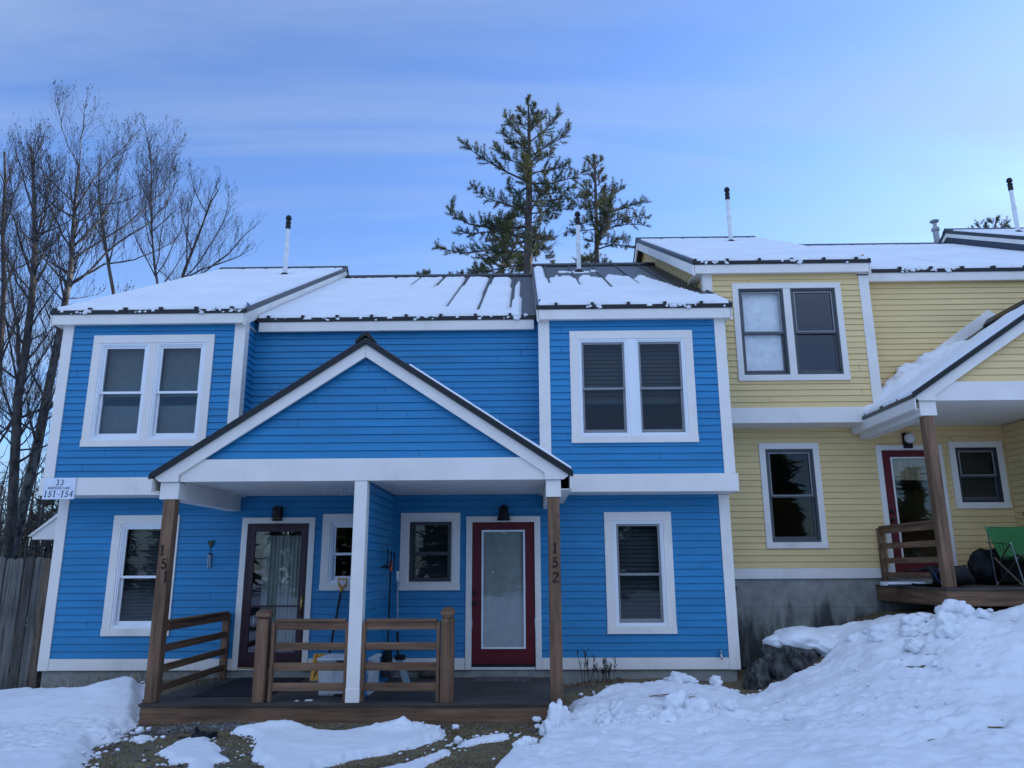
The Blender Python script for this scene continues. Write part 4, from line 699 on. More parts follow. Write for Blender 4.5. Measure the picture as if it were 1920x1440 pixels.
def snow_patch(name,poly,label,step,tmax,ramp_w,bumps=(),items=(),big=(),rough=.01,edge=.035):
    p=np.array(poly); x0,y0=p.min(0)-.15; x1,y1=p.max(0)+.15
    x0=max(x0,-6); y0=max(y0,-6.4); x1=min(x1,18)
    xs=np.arange(x0,x1,step); ys=np.arange(y0,y1,step); X,Y=np.meshgrid(xs,ys)
    d=polydist(X,Y,poly)+edge*fbm(X,Y,4,5.0,seed=3)+edge*.5*fbm(X,Y,3,17,seed=5)
    ds=np.abs(perlin(X*1.1+4,Y*2.2))*perlin(X*.5,Y*.5+7)*1.2
    t=-.03+(tmax+.03)*sstep(-.01,ramp_w,d)+rough*2.2*ds*sstep(0,.3,d)
    Z=H(X,Y)+t+rough*fbm(X,Y,4,2.2,seed=8)*sstep(0,.2,d)*1.8+rough*.6*fbm(X,Y,4,9,seed=9)*sstep(0,.1,d)
    for (bx,by,rx,ry,h,k) in bumps:
        q=((X-bx)/rx)**2+((Y-by)/ry)**2; w=np.exp(-q)
        Z=Z+h*w*(1+k*1.3*np.abs(fbm(X,Y,4,6,seed=12)))+k*.05*w*fbm(X,Y,3,16,seed=14)
    keep=d>-.05
    k=keep[:-1,:-1]|keep[1:,:-1]|keep[:-1,1:]|keep[1:,1:]
    idx=np.arange(X.size).reshape(X.shape)
    F=np.stack([idx[:-1,:-1][k],idx[:-1,1:][k],idx[1:,1:][k],idx[1:,:-1][k]],1); V=np.stack([X.ravel(),Y.ravel(),Z.ravel()],1)
    for it,cs_,rg in ((items,CS,.45),(big,CS8,.4)):
        if len(it):
            v,f=clods(it,cs_,rg); F=np.concatenate([F,f+len(V)]); V=np.concatenate([V,v])
    o=npmesh(name,V,F,M['snow']); tag(o,label,'snow',kind='stuff'); return o
def scatter(cx,cy,rx,ry,n,r0,r1,zoff=.04,flat=.7):
    out=[]
    for _ in range(n):
        x=cx+rx*RNG.normal(); y=cy+ry*RNG.normal(); r=RNG.uniform(r0,r1)*RNG.uniform(.6,1); out.append((x,y,float(H(x,y))+zoff,r*RNG.uniform(.7,1.3),r,r*flat))
    return out
def ring_scatter(poly,n,r0,r1,out=.06):
    p=np.array(poly); L=[]
    for _ in range(n):
        i=RNG.integers(len(p)); t=RNG.uniform(); q=p[i]+(p[(i+1)%len(p)]-p[i])*t+RNG.normal(size=2)*out
        if -3<q[0]<16 and -4.8<q[1]<0: r=RNG.uniform(r0,r1); L.append((q[0],q[1],float(H(*q))+r*.25,r*RNG.uniform(.7,1.5),r,r*.6))
    return L
snow_patch('snow',SNOW['A'],'blue-white snow bank lying against the grey wooden fence and the porch deck',.035,.09,.16,
  bumps=[(1.75,-1.1,.55,.4,.05,.3),(1.2,-2.9,.9,.45,.03,1),(2.2,-2.5,.5,.5,.03,.9),(1.9,-3.6,.7,.4,.03,1)],
  items=scatter(1.3,-2.75,.55,.25,60,.02,.075,.05)+scatter(2.2,-2.45,.3,.2,40,.02,.07,.05)+scatter(1.9,-3.4,.5,.3,30,.015,.05,.06)+ring_scatter(SNOW['A'],60,.008,.03),rough=.014)
snow_patch('snow',SNOW['B'],'thin snow sheet on the lawn in front of the brown porch deck',.025,.06,.10,
  bumps=[(4.3,-2.5,.3,.12,.05,.2),(5.6,-2.55,.25,.1,.06,1)],items=scatter(5.7,-2.6,.18,.05,22,.015,.045,.07)+ring_scatter(SNOW['B'],70,.006,.022,.05),rough=.009)
snow_patch('snow',SNOW['Cc'],'small melting snow patch on the brown grass beside the bank by the fence',.02,.028,.09,items=ring_scatter(SNOW['Cc'],45,.006,.018,.08),rough=.006,edge=.05)
snow_patch('snow',SNOW['Dd'],'narrow melting snow streak on the lawn before the red door',.02,.028,.09,items=ring_scatter(SNOW['Dd'],50,.006,.02,.08)+[(6.3,-3.05,-.30,.05,.04,.035)],rough=.006,edge=.05)
snow_patch('snow',SNOW['F'],'scrap of snow at the corner of the deck',.02,.02,.05,items=ring_scatter(SNOW['F'],14,.006,.02,.06),edge=.04)
bigs=[(7.34,-2.45,-.19,.10,.09,.16),(7.25,-2.55,-.29,.13,.10,.11),(7.42,-2.4,-.24,.09,.09,.12),(7.02,-3.05,-.33,.10,.07,.06),(6.95,-3.12,-.34,.08,.06,.06)]
bigs+=[(8.05,-2.2,-.17,.14,.1,.10),(8.3,-2.35,-.2,.12,.1,.08),(8.75,-2.0,-.12,.16,.12,.13),(8.95,-2.15,-.15,.14,.1,.10),(8.55,-2.45,-.2,.12,.09,.07),(7.85,-2.45,-.22,.1,.09,.07),(9.3,-2.1,-.14,.12,.1,.08)]
bigs+=[(9.02,-.62,-.06,.17,.12,.09),(9.18,-.6,-.07,.11,.09,.06),(9.55,-.52,-.09,.09,.08,.07),(12.57,-1.15,.86,.17,.15,.12),(12.42,-1.1,.84,.12,.1,.08),(12.68,-1.1,.80,.1,.1,.08),(12.2,-1.0,.76,.14,.1,.06),(11.75,-.75,.57,.2,.14,.10),(11.45,-.6,.47,.12,.1,.07)]
def foot(cx,cy,n,dx,dy): return [(cx+dx*i+.09*(-1)**i+RNG.normal()*.03,cy+dy*i+RNG.normal()*.03,.09,.06,-.11,.5) for i in range(n)]
snow_patch('snow',SNOW['E'],'big snow slope rising to the right towards the yellow house',.03,.06,.13,
  bumps=[(8.4,-2.2,.75,.25,.05,1.1),(9.2,-2.1,.4,.25,.05,1.0),(7.75,-2.0,.25,.3,.04,1),(8.6,-.85,.6,.3,.035,.3),(12.5,-1.25,.35,.3,.05,.8),(12.1,-1.6,.3,.5,.03,.8),(11.42,.0,.32,.35,.10,.3),(11.3,-2.7,1.2,.5,-.03,.5),(12.9,-2.2,.8,.6,.04,.2),(10.3,-3.3,1.5,.5,.03,.3),(11.0,-3.4,.22,.12,-.05,.6),(11.15,-3.3,.1,.08,-.05,.5)]
   +foot(11.5,-2.0,6,.12,.16)+foot(12.7,-2.6,5,-.1,-.25)+foot(10.3,-4.2,7,.17,.1)+foot(11.3,-3.7,4,.1,-.12),
  items=scatter(8.4,-2.25,.45,.16,110,.02,.065,.07)+scatter(12.3,-1.7,.5,.3,60,.015,.05,.07)+scatter(11.2,-2.9,.9,.6,50,.01,.035,.07)+scatter(10.6,-1.6,.5,.4,25,.01,.04,.07)+scatter(7.6,-2.3,.25,.2,40,.02,.06,.05)+scatter(12.3,-1.25,.35,.15,50,.02,.06,.06)+scatter(9.3,-2.1,.35,.15,40,.02,.06,.06)+ring_scatter(SNOW['E'],70,.01,.035),big=bigs+[(12.05,-1.0,.69,.16,.13,.10),(12.3,-1.35,.74,.15,.12,.11),(11.9,-1.25,.60,.14,.12,.08),(11.6,-1.0,.49,.15,.12,.08),(12.15,-1.6,.62,.13,.12,.09),(12.75,-1.35,.80,.13,.1,.08),(11.75,-1.6,.47,.12,.1,.08)],rough=.035)
v,f=clods([(10.98,.16,.38,.60,.38,.19),(11.45,.20,.32,.48,.44,.24),(11.22,-.06,.33,.34,.26,.15),(10.72,.02,.36,.34,.30,.11)],CS16,.13)
tag(npmesh('snow',v,f,M['snow']),'rounded snow cap lying on the dark boulder','snow',kind='stuff')
v,f=clods([(10.87,.02,.10,.56,.38,.36)],CS16,.3); v[:,2]=np.minimum(v[:,2],.38)
tag(npmesh('boulder',v,f,M['rock']),'large dark lichen-spotted boulder under a cap of snow','boulder')
v,f=clods([(10.23,-.2,-.12,.25,.2,.27)],CS16,.3)
tag(npmesh('boulder',v,f,M['rock']),'smaller dark speckled rock below the snow-capped boulder, by the blue corner','boulder')

# ---------------------------------------------------------------- houses
OB=(0,0,0); OY=(10.09,1.3,1.22); OG=(20.4,5.4,3.42)
hb=house('townhouse',OB,M['blue'],'bright blue clapboard townhouse pair with white trim and a gabled front porch',True,'blue')
hy=house('townhouse',OY,M['yellow'],'pale yellow clapboard townhouse with a porch, higher up the slope to the right',True,'yellow',rb=(.45,.14))
# yellow extras
mb=MB(); zz=np.linspace(-.08,-1.05,26); wv=[.03+.10*max(0,math.sin(i*.75)+.2*math.sin(i*2.1))*(0.5+.5*math.sin(i*.31+1)) for i in range(26)]
mb.add([(.0,.012,z) for z in zz]+[(.20+w,.010,z) for w,z in zip(wv,zz)],[(i,i+26,i+27,i+1) for i in range(25)]); mb.build('torn_membrane',M['blackplastic'],hy)
fl=MB().lathe([(.075,-.3),(.075,.60),(.10,.61),(.10,.69),(.06,.70),(.045,.80),(.045,.83),(.09,.85),(.11,.87),(.12,.89),(.10,.91),(.02,.94)],(7.93,6.3,8.28),16).build('flue',M['galv'],hy,smooth=False)
MB().box(2.60,2.78,-.50,-.47,5.0,5.02).build('flashing',M['black'],hy)

def nrm(X,V,k): return fbm(X,V,4,k)
CSR=1/math.hypot(1,SLOPE)
def eave(X,V,t,rb,gap=.035,amp=.05):
    t=np.where(V<gap+amp*fbm(X*1.0,V*0,4,9.0,seed=2)+amp*.5*fbm(X,V*0,3,31,seed=4),-1,t)
    for r in rb: t=np.where((np.abs(X-r)<.035+.01*perlin(X*20,V*20))&(V<.085),-1,t)
    return t
def pipehole(X,V,t,px,vy,rx=.2):
    v0=(vy)/CSR; q=((X-px)/rx)**2+((V-v0)/.15)**2; return np.where(q<1+.5*perlin(X*7,V*7),-1,t)
rL=[-.2+.045+.545*i for i in range(8)]; rM=[2.815+.16+.545*i for i in range(9)]; rR=[7.215+.28+.545*i for i in range(6)]
def dent(X,t,rb,k=.013,w=.03):
    for r in rb: t=t-k*np.exp(-((X-r)/w)**2)
    return t
def tL(X,vf,V,dl,dr):
    t=.048+.008*nrm(X,V,1.2)+.004*nrm(X,V,9); t=dent(X,t,rL); t=np.where(dr<.045+.015*perlin(V*6,X*0+3),-1,t); t=np.where(vf>.972+.006*perlin(X*5,X*0),-1,t)
    t=np.minimum(t,.0+np.maximum(dl,0)*.9+.02); return pipehole(X,V,eave(X,V,t,rL),1.8,4.585,.19)
def tM(X,vf,V,dl,dr):
    t=.047+.007*nrm(X,V,1.3)+.003*nrm(X,V,8); t=dent(X,t,rM,.008)
    for i,r in enumerate(rM):
        hi=.93; lo=[1,1,.88,.68,.40,.16,.07,.05,.0][i]; w=.0 if lo>=1 else .016+.016*sstep(lo,1,vf)*(1+max(0,i-4)*1.1)
        t=np.where((vf>lo+.06*perlin(V*4+i*7,X*0))&(np.abs(X-r)<w+.008*perlin(V*9,X*6)),-1,t)
    lim=.94-.03*np.clip(X-5.6,0,3)+.02*fbm(X,X*0,3,6); lim=lim-.55*np.clip(np.abs(((X-rM[0])/.545)%1-.5)*2-.55,0,1)*sstep(5.7,7.1,X)
    t=np.where(vf>lim,-1,t); t=np.where(X>6.97-.10*vf+.02*perlin(V*5,V*0),-1,t); return eave(X,V,t,rM)
def tR(X,vf,V,dl,dr):
    t=.048+.007*nrm(X,V,1.3)+.003*nrm(X,V,8); t=dent(X,t,rR,.008)
    pan=((X-rR[0])/.545)
    lim=.60+.06*fbm(X,X*0,3,3.5)+.05*perlin(X*11,V*3)-.10*(np.abs((pan%1)-.5)*2)**3
    lim=np.where(X<rR[0]-.05,.93-.12*np.clip((np.abs(X-7.34)-.06)/.1,0,1),lim); lim=np.where(X>9.45,np.minimum(lim,.52-.9*(X-9.45)+.02*perlin(X*9,V*9)),lim)
    lim=np.where(X>9.88,.13,lim)
    for i,r in enumerate(rR[:5]): lim=np.where(np.abs(X-r)<.022+.01*perlin(V*6,X*0+i),np.minimum(lim,[.42,.36,.31,.38,.3][i]),lim)
    t=np.where(vf>lim,-1,t)
    t=np.where(dl<.03,-1,t)
    blob=(((X-8.2)/.22)**2+((vf-.77)/.028)**2<1+.5*perlin(X*9,V*9))|(((X-8.55)/.1)**2+((vf-.80)/.02)**2<1)|(((X-7.85)/.1)**2+((vf-.78)/.02)**2<1)
    t=np.where(blob,.02,t); return pipehole(X,V,eave(X,V,t,rR,.03,.05),8.2,4.585,.07)
def tY(X,vf,V,dl,dr):
    t=.045+.009*nrm(X,V,1.2)+.004*nrm(X,V,9); t=dent(X,t,rL); t=np.where(dl<.05+.015*perlin(V*6,X*0+9),-1,t); t=np.where(vf>.972,-1,t)
    return pipehole(X,V,eave(X,V,t,rL,.045,.05),1.8,4.585,.17)
def tYM(X,vf,V,dl,dr):
    t=.047+.007*nrm(X,V,1.3)+.003*nrm(X,V,8); t=dent(X,t,rM,.008); r=rM[3]
    t=np.where((np.abs(X-r)<.02)&(vf<.5)&(vf>.03),-1,t); t=np.where(vf>.965,-1,t); t=np.where((X>4.4)&(V<.09+.03*perlin(X*4,X*0)),-1,t); return eave(X,V,t,rM,.04,.05)
roofsnow('snow',OB,-.215,2.79,BY-.12,5.25,tL,'unbroken snow on the end roof of the blue house beside the bare trees')
roofsnow('snow',OB,2.815,7.19,-.12,5.25,tM,'snow with bare seams on the middle roof of the blue house')
roofsnow('snow',OB,7.21,10.08,BY-.12,5.25,tR,'half-melted snow on the blue roof next to the yellow house')
roofsnow('snow',OY,-.19,2.80,BY-.12,5.25,tY,'snow on the front roof of the yellow house around a white vent pipe')
roofsnow('snow',OY,2.815,7.64,-.12,5.25,tYM,'snow on the lower middle roof of the yellow house')
roofsnow('snow',OY,7.67,10.1,BY-.12,5.39,tY,'snow on the far front roof of the yellow house')
# porch-roof snow (slopes run along x)
def porchsnow(off,side,tfun,label,y0=-2.19,y1=-.03):
    off=Vector(off); L=2.59*math.hypot(1,.66); cs=1/math.hypot(1,.66); sn=.66*cs
    vs=np.arange(-.03,L,.035); yy=np.arange(y0,y1,.035); Yg,Vv=np.meshgrid(yy,vs); t=tfun(Yg,Vv/L,Vv); t[0,:]=np.minimum(t[0,:],-.02); t[:,0]=np.minimum(t[:,0],-.01)
    keep=t>0; t2=np.maximum(t,-.012)
    Xg=4.99-side*0; Xg=(2.395+Vv*cs-sn*t2) if side<0 else (7.585-Vv*cs+sn*t2); Z=4.262-.66*2.595+Vv*sn+cs*t2
    k=keep[:-1,:-1]|keep[1:,:-1]|keep[:-1,1:]|keep[1:,1:]; idx=np.arange(Xg.size).reshape(Xg.shape)
    F=np.stack([idx[:-1,:-1][k],idx[:-1,1:][k],idx[1:,1:][k],idx[1:,:-1][k]],1)
    if side<0: F=F[:,::-1]
    tag(npmesh('snow',np.stack([Xg.ravel()+off.x,Yg.ravel()+off.y,Z.ravel()+off.z],1),F,M['snow']),label,'snow',kind='stuff')
porchsnow(OB,1,lambda Y,vf,V: np.where((vf>.80)|(V<.02),-1,.05+.01*fbm(Y,V,3,3)),'thin snow on the side of the blue porch gable')
def tP(Y,vf,V):
    t=.035+.01*fbm(Y,V,3,3)+.17*np.exp(-((Y+.18-.1*vf)/.30)**2)*(1+.9*fbm(Y,V,4,4.5))*sstep(.85,.55,vf)
    t=np.where((Y>-.62-.0*vf)&(vf>.78+.1*Y),-1,t); t=np.where((V<.04+.05*fbm(Y,Y*0,4,9)),-1,t)
    for r in (-1.7,-1.155,-.61): t=np.where((np.abs(Y-r)<.022+.02*perlin(V*8,Y*3))&(vf<.8+.15*r)&(vf>.03),-1,t)
    return t
porchsnow(OY,-1,tP,'drifted snow heaped on the yellow porch roof against the wall')
# ---------------------------------------------------------------- trees
def lerp_poly(pl,t):
    L=[0]
    for a,b in zip(pl,pl[1:]): L.append(L[-1]+(b-a).length)
    s=t*L[-1]
    for i in range(len(pl)-1):
        if s<=L[i+1] or i==len(pl)-2:
            k=(s-L[i])/max(1e-6,L[i+1]-L[i]); return pl[i].lerp(pl[i+1],min(max(k,0),1)),(pl[i+1]-pl[i]).normalized(),L[-1]
CL=Vector(CAMLOC)
def push(p,dy):
    d=p-CL; return CL+d*(1+dy/d.length)
def rv(): return Vector((random.gauss(0,1),random.gauss(0,1),random.gauss(0,1))).normalized()
def bare_tree(name,T,r0,label,mat,dens=1.0,group='bare trees behind the fence',upk=.55,yspread=.5,tip=1.0,base_z=-.4,extra=6):
    trunk=[Vector(p) for p in T['trunk']]
    if trunk[0].z>base_z: trunk=[Vector((trunk[0].x-.05,trunk[0].y,base_z))]+trunk
    root=empty(name,tuple(trunk[0])); tag(root,label,'tree',group)
    org=Vector(trunk[0]); tb=MB(); cb=MB()
    n=len(trunk); rad=[r0*(1-.78*i/(n-1)) for i in range(n)]
    tb.tube([p-org for p in trunk],rad,8)
    total=(trunk[-1]-trunk[0]).length
    limbs=[]
    for l in T['limbs']:
        l=[Vector(p) for p in l]; m=len(l)
        # give every limb its own direction in depth
        dy=random.uniform(-1,1)*yspread*(l[-1]-l[0]).length
        l=[push(p,dy*(i/(m-1))**1.2) for i,p in enumerate(l)]
        l2=[l[0]]
        for a_,b_ in zip(l,l[1:]):
            e_=(b_-a_).length; l2+=[a_.lerp(b_,.5)+rv()*e_*.05,b_]
        l=l2; m=len(l)
        k=min(range(n),key=lambda i:(trunk[i]-l[0]).length); lr=min(rad[k]*.55,.018+.012*(l[-1]-l[0]).length)
        limbs.append((l,lr)); tb.tube([p-org for p in l],[lr*(1-.82*i/(m-1)) for i in range(m)],6)
    for _ in range(extra):
        t=random.uniform(.3,.97); q,e,_l=lerp_poly(trunk,t); az_=random.uniform(0,6.28); el_=random.uniform(.15,1.1)
        d=Vector((math.cos(az_)*math.cos(el_),math.sin(az_)*math.cos(el_),math.sin(el_))); L_=random.uniform(1.2,3.4)*(1.25-.75*t); pts=[q]
        for _k in range(4): d=(d+rv()*.18+Vector((0,0,.14))).normalized(); pts.append(pts[-1]+d*L_/4)
        lr=.012+.008*L_; limbs.append((pts,lr)); tb.tube([p-org for p in pts],[lr*(1-.2*i) for i in range(5)],5)
    limbs.append((trunk[n//2:],rad[n//2]))
    def twig(p,d,L,r,lev):
        m=4; pts=[p]; dd=d.copy()
        for i in range(m):
            dd=(dd+rv()*.22+Vector((0,0,.16))).normalized(); pts.append(pts[-1]+dd*L/m)
        cb.tube([q-org for q in pts],[r*(1-.7*i/m) for i in range(m+1)],3,cap=False)
        if lev>0:
            k=max(3,int(L*(4.0 if lev>1 else 4.6)*dens))
            for _ in range(k):
                t=random.uniform(.2,1); q,e,_l=lerp_poly(pts,t)
                nd=(e*.75+rv()*.62+Vector((0,0,.25))).normalized(); twig(q,nd,L*random.uniform(.28,.55)*(1.15-.5*t),r*.55,lev-1)
        elif random.random()<.35*tip:
            e=pts[-1]-org; s=.015; cb.add([(e.x-s,e.y,e.z),(e.x+s,e.y,e.z),(e.x,e.y+s,e.z),(e.x+.3*s,e.y,e.z+2.6*s)],[(0,1,3),(1,2,3),(2,0,3)])
    for l,lr in limbs:
        Ll=sum((b-a).length for a,b in zip(l,l[1:])); k=int(Ll*6.0*dens)+3
        for _ in range(k):
            t=random.uniform(.12,1); q,e,_l=lerp_poly(l,t)
            nd=(e*.55+rv()*.6+Vector((0,0,upk))).normalized(); twig(q,nd,random.uniform(.5,1.4)*(1.45-1.0*t)*min(1.5,.5+Ll*.22),max(.006,lr*.22*(1-.6*t)),2)
    tb.build('trunk',M[mat],root,smooth=True); cb.build('crown',M['twig'],root)
    return root
bare_tree('bare_tree',TREES['A'],.15,'tall leaning birch with patchy bark right behind the end of the blue house','birch',1.0,yspread=.35,extra=24)
bare_tree('bare_tree',TREES['B'],.14,'dark many-stemmed bare tree left of the leaning birch, with a broken stub','bark',1.0,yspread=.4,extra=26)
bare_tree('bare_tree',TREES['C'],.12,'bare tree cut off by the left edge of the photo','bark',.95,yspread=.4,extra=16)
bare_tree('bare_tree',TREES['D'],.06,'slender upright bare tree farther back, between the birch and the vent pipe','twig',1.0,yspread=.3,extra=14)
bare_tree('bare_tree',TREES['E'],.08,'low spreading bare tree farther back, nearest the white vent pipe over the snowy roof','twig',1.0,yspread=.3,extra=14)
bare_tree('bare_tree',TREES['F'],.08,'thin bare tree farther back, straight up behind the long limbs of the birch','twig',1.0,yspread=.3,extra=14)
def pine(name,T,r0,label,group,extra=14,scale=1.0,dens=1.0,top=0.0):
    trunk=[Vector(p) for p in T['trunk']]; b=Vector((trunk[0].x,trunk[0].y,-.5))
    if trunk[0].z>-.5: trunk=[b]+trunk
    root=empty(name,tuple(trunk[0])); tag(root,label,'pine tree',group); org=Vector(trunk[0])
    n=len(trunk); tb=MB(); rad=[r0*(1-.88*i/(n-1)) for i in range(n)]; tb.tube([p-org for p in trunk],rad,8)
    C=[];D=[]
    brs=[]
    for l in T['br']:
        l=[Vector(p) for p in l]; m=len(l); dy=random.uniform(-.55,.55)*(l[-1]-l[0]).length; brs.append([push(p,dy*(i/(m-1))) for i,p in enumerate(l)])
    zt=trunk[-1].z; zlo=min(l[0].z for l in brs)
    for _ in range(extra):
        z=random.uniform(zlo,zt-1.5); t=(z-zlo)/(zt-zlo); L=(3.6*(1-t)**.8+.5)*random.uniform(.5,1)*scale; p=min(trunk,key=lambda q:abs(q.z-z)); p=Vector((p.x,p.y,z))
        s=random.choice((-1,1)); d=Vector((random.uniform(-.45,.45),s,random.uniform(-.05,.25))).normalized(); brs.append([p,p+d*L*.5,p+d*L+Vector((0,0,L*.22))])
    for l in brs:
        m=len(l); L=sum((b-a).length for a,b in zip(l,l[1:])); r=.018+.011*L
        tb.tube([p-org for p in l],[r*(1-.8*i/(m-1)) for i in range(m)],5)
        k=int(L*9*dens)+6
        for i in range(k):
            t=.22+.78*(i+random.random())/k; q,e,_l=lerp_poly(l,t)
            side=(rv()*.9+e*.75+Vector((0,0,.28))).normalized(); tl=random.uniform(.25,.8)*scale*(1.1-.55*t)*min(1,.35+L*.25)
            mid=q+side*tl*.5; end=q+side*tl+Vector((0,0,.08)); tb.tube([q-org,mid-org,end-org],[.012,.009,.005],3,cap=False)
            nn=max(2,int(tl/.11))
            for j in range(nn+1):
                f=.3+.7*j/nn; C.append(q.lerp(end,f)); D.append((side+Vector((0,0,.25))).normalized())
        C.append(l[-1]); D.append((l[-1]-l[-2]).normalized())
    for l in T.get('bare',[]):
        l=[Vector(p) for p in l]; m=len(l); tb.tube([p-org for p in l],[.03*(1-.8*i/(m-1)) for i in range(m)],4)
        for _ in range(8):
            q,e,_l=lerp_poly(l,random.uniform(.3,1)); d=(e+rv()*.7).normalized(); tb.tube([q-org,q-org+d*random.uniform(.3,.9)],[.01,.004],3,cap=False)
    C=np.array([tuple(p-org) for p in C]); D=np.array([tuple(d) for d in D]); K=13
    c=np.repeat(C,K,0); d=np.repeat(D,K,0); r=RNG.normal(size=c.shape); r/=np.linalg.norm(r,axis=1)[:,None]
    dr=d*.75+r*.85; dr/=np.linalg.norm(dr,axis=1)[:,None]
    ln=RNG.uniform(.11,.21,len(c))[:,None]*scale; w=np.cross(dr,RNG.normal(size=c.shape)); w/=np.linalg.norm(w,axis=1)[:,None]; w*=.011*scale
    V=np.stack([c-w,c+w,c+dr*ln],1).reshape(-1,3); F=np.arange(len(V)).reshape(-1,3)
    tb.build('trunk',M['pinebark'],root,smooth=True); npmesh('crown',V,F,M['needle'],root,smooth=False)
    return root
PG='pine trees behind the houses'
pine('pine_tree',PINES[0],.27,'tallest pine, with long open boughs, behind the middle of the blue roof',PG,16,1.0,1.05)
pine('pine_tree',PINES[1],.18,'second, smaller pine right of the tallest one, behind a white vent pipe',PG,12,.95,.95)
pine('pine_tree',PINES[2],.16,'short bushy pine half hidden behind the tallest pine and the roof ridge',PG,10,1.0,1.1)
pine('pine_tree',PINES[3],.12,'pine top just peeping over the middle ridge, leftmost of the pines',PG,0,1.0,1.2)
pine('pine_tree',PINES[4],.12,'little pine tip over the middle ridge, just left of the tallest pine',PG,0,1.0,1.2)
pine('pine_tree',PINES[5],.15,'sunlit pine tops beyond the yellow roof beside the far white vent pipe',PG,0,1.0,.8)
# dense dark woods behind the fence
mb=MB()
for _ in range(430):
    y=random.uniform(10.5,34); x=-.5-random.uniform(.0,1)*(4+y*.85)-(y-10)*.15; h=random.uniform(2.6,5.2)*(1+.010*y); p=Vector((x,y,-.6)); d=Vector((random.uniform(-.15,.15),0,1)).normalized()
    mb.tube([p,p+d*h*.5,p+d*h],[.05+.05*random.random(),.04,.012],4,cap=False)
    for _k in range(12):
        q=p+d*h*random.uniform(.1,1); e=(rv()+Vector((0,0,.6))).normalized(); L=random.uniform(.5,1.6); q2=q+e*L*.6+rv()*.1; mb.tube([q,q2,q+e*L+Vector((0,0,.2))],[.016,.011,.004],3,cap=False)
        for _j in range(3):
            a=q.lerp(q2,random.random()); mb.tube([a,a+(rv()+Vector((0,0,.5))).normalized()*random.uniform(.3,.7)],[.007,.003],3,cap=False)
tag(mb.build('woods',M['twig']),'dark tangled leafless thicket behind the grey fence','woods',kind='stuff')
def spruce(x,y,h,w,label):
    root=empty('spruce_tree',(x,y,-.6)); tag(root,label,'spruce tree','dark spruces behind the fence'); MB().tube([(0,0,0),(0,0,h)],[.14,.02],6).build('trunk',M['bark'],root)
    C=[];D=[]
    for i in range(int(h*14)):
        t=random.random()**.8; z=h*(.06+.94*t); L=w*(1-t)*random.uniform(.6,1)+.15; a=random.uniform(0,6.28)
        for k in range(int(L/.16)+1):
            f=(k+1)/(int(L/.16)+1); C.append((math.cos(a)*L*f,math.sin(a)*L*f,z-.25*L*f+.12*L*f*f)); D.append((math.cos(a),math.sin(a),-.1))
    C=np.array(C);D=np.array(D);K=9;c=np.repeat(C,K,0);r=RNG.normal(size=c.shape);dr=np.repeat(D,K,0)*.6+r*.55;ln=.24
    w_=np.cross(dr,RNG.normal(size=c.shape)); w_/=np.linalg.norm(w_,axis=1)[:,None]; w_*=.03
    V=np.stack([c-w_,c+w_,c+dr*ln],1).reshape(-1,3); npmesh('crown',V,np.arange(len(V)).reshape(-1,3),M['needle'],root,smooth=False)
spruce(-3.4,13.5,5.6,1.5,'dark spruce low behind the fence, closest to the corner of the blue house')
spruce(-9.5,15,5.2,1.7,'dark spruce low behind the fence, at the left edge of the photo')
spruce(-8.0,24,6.2,2.2,'dark spruce set farthest back in the thicket behind the fence')
spruce(-6.2,19,5.6,1.8,'dark spruce between two others low behind the fence')

# wooded slope across the road, behind the camera: it darkens the window reflections
VV=[];nv=0
for _ in range(70):
    x=random.uniform(-55,75); y=random.uniform(-58,-34); h=random.uniform(5,12); w=h*.2
    nb_=int(h*16); t=RNG.uniform(.05,1,nb_); L=w*(1-t)*RNG.uniform(.5,1,nb_)+.2; a=RNG.uniform(0,6.28,nb_)
    for f in (.35,.65,1.0):
        c=np.stack([x+np.cos(a)*L*f,y+np.sin(a)*L*f,-.5+h*t-.3*L*f],1); c=np.repeat(c,3,0); r=RNG.normal(size=c.shape)
        d=r*.4+np.repeat(np.stack([np.cos(a),np.sin(a),a*0-.1],1),3,0)*.5; q=np.cross(d,RNG.normal(size=c.shape)); q/=np.linalg.norm(q,axis=1)[:,None]
        VV.append(np.stack([c-q*.16,c+q*.16,c+d*.9],1).reshape(-1,3))
VV=np.concatenate(VV); tag(npmesh('woods',VV,np.arange(len(VV)).reshape(-1,3),M['needle'],smooth=False),'dark conifer wood across the road, seen mirrored in the window panes','woods',kind='stuff')

# ---------------------------------------------------------------- fence, side hood, sign
fe=empty('wooden_fence',(-2.5,.12,-.4)); tag(fe,'weathered grey upright-board fence meeting the corner of the blue house','fence')
x=-.09
i=0
while x>-4.6:
    w=.138; h=1.99+random.uniform(-.012,.02); l=random.uniform(-.012,.012)
    a=x-w; mb=MB(); yo=random.uniform(-.006,.006)-(.018 if i%4==3 else 0)
    mb.prism([(a+2.5+.002,0),(x+2.5-.004,0),(x+2.5-.004+l,h-.03),(x+2.5-.03+l,h),(a+2.5+.03+l,h),(a+2.5+.002+l,h-.03)],'y',yo-.011,yo+.011)
    mb.build('fence_board',M[random.choice(('grey_z','grey_z','grey_dark_z','grey_brown_z'))],fe,bevel=.003); x-=w+.005; i+=1
for z in (.35,1.6): MB().box(-2.1,2.4,.02,.06,z,z+.09).build('fence_rail',M['grey_x'],fe)
MB().box(2.30,2.40,.061,.16,-.1,1.9).build('fence_post',M['grey_z'],fe)
hd=empty('side_hood',(0,.4,1.87)); hd.parent=hb
hd_=MB().prism([(-.64,0),(-.035,0),(-.035,.56),(-.66,.075)],'y',0,1.3).build('hood_panel',M['trim'],hd,bevel=.004); 
MB().prism([(-.70,.05),(-.66,.045),(-.034,.535),(-.034,.60)],'y',-.03,1.33).build('hood_roof',M['trim'],hd)
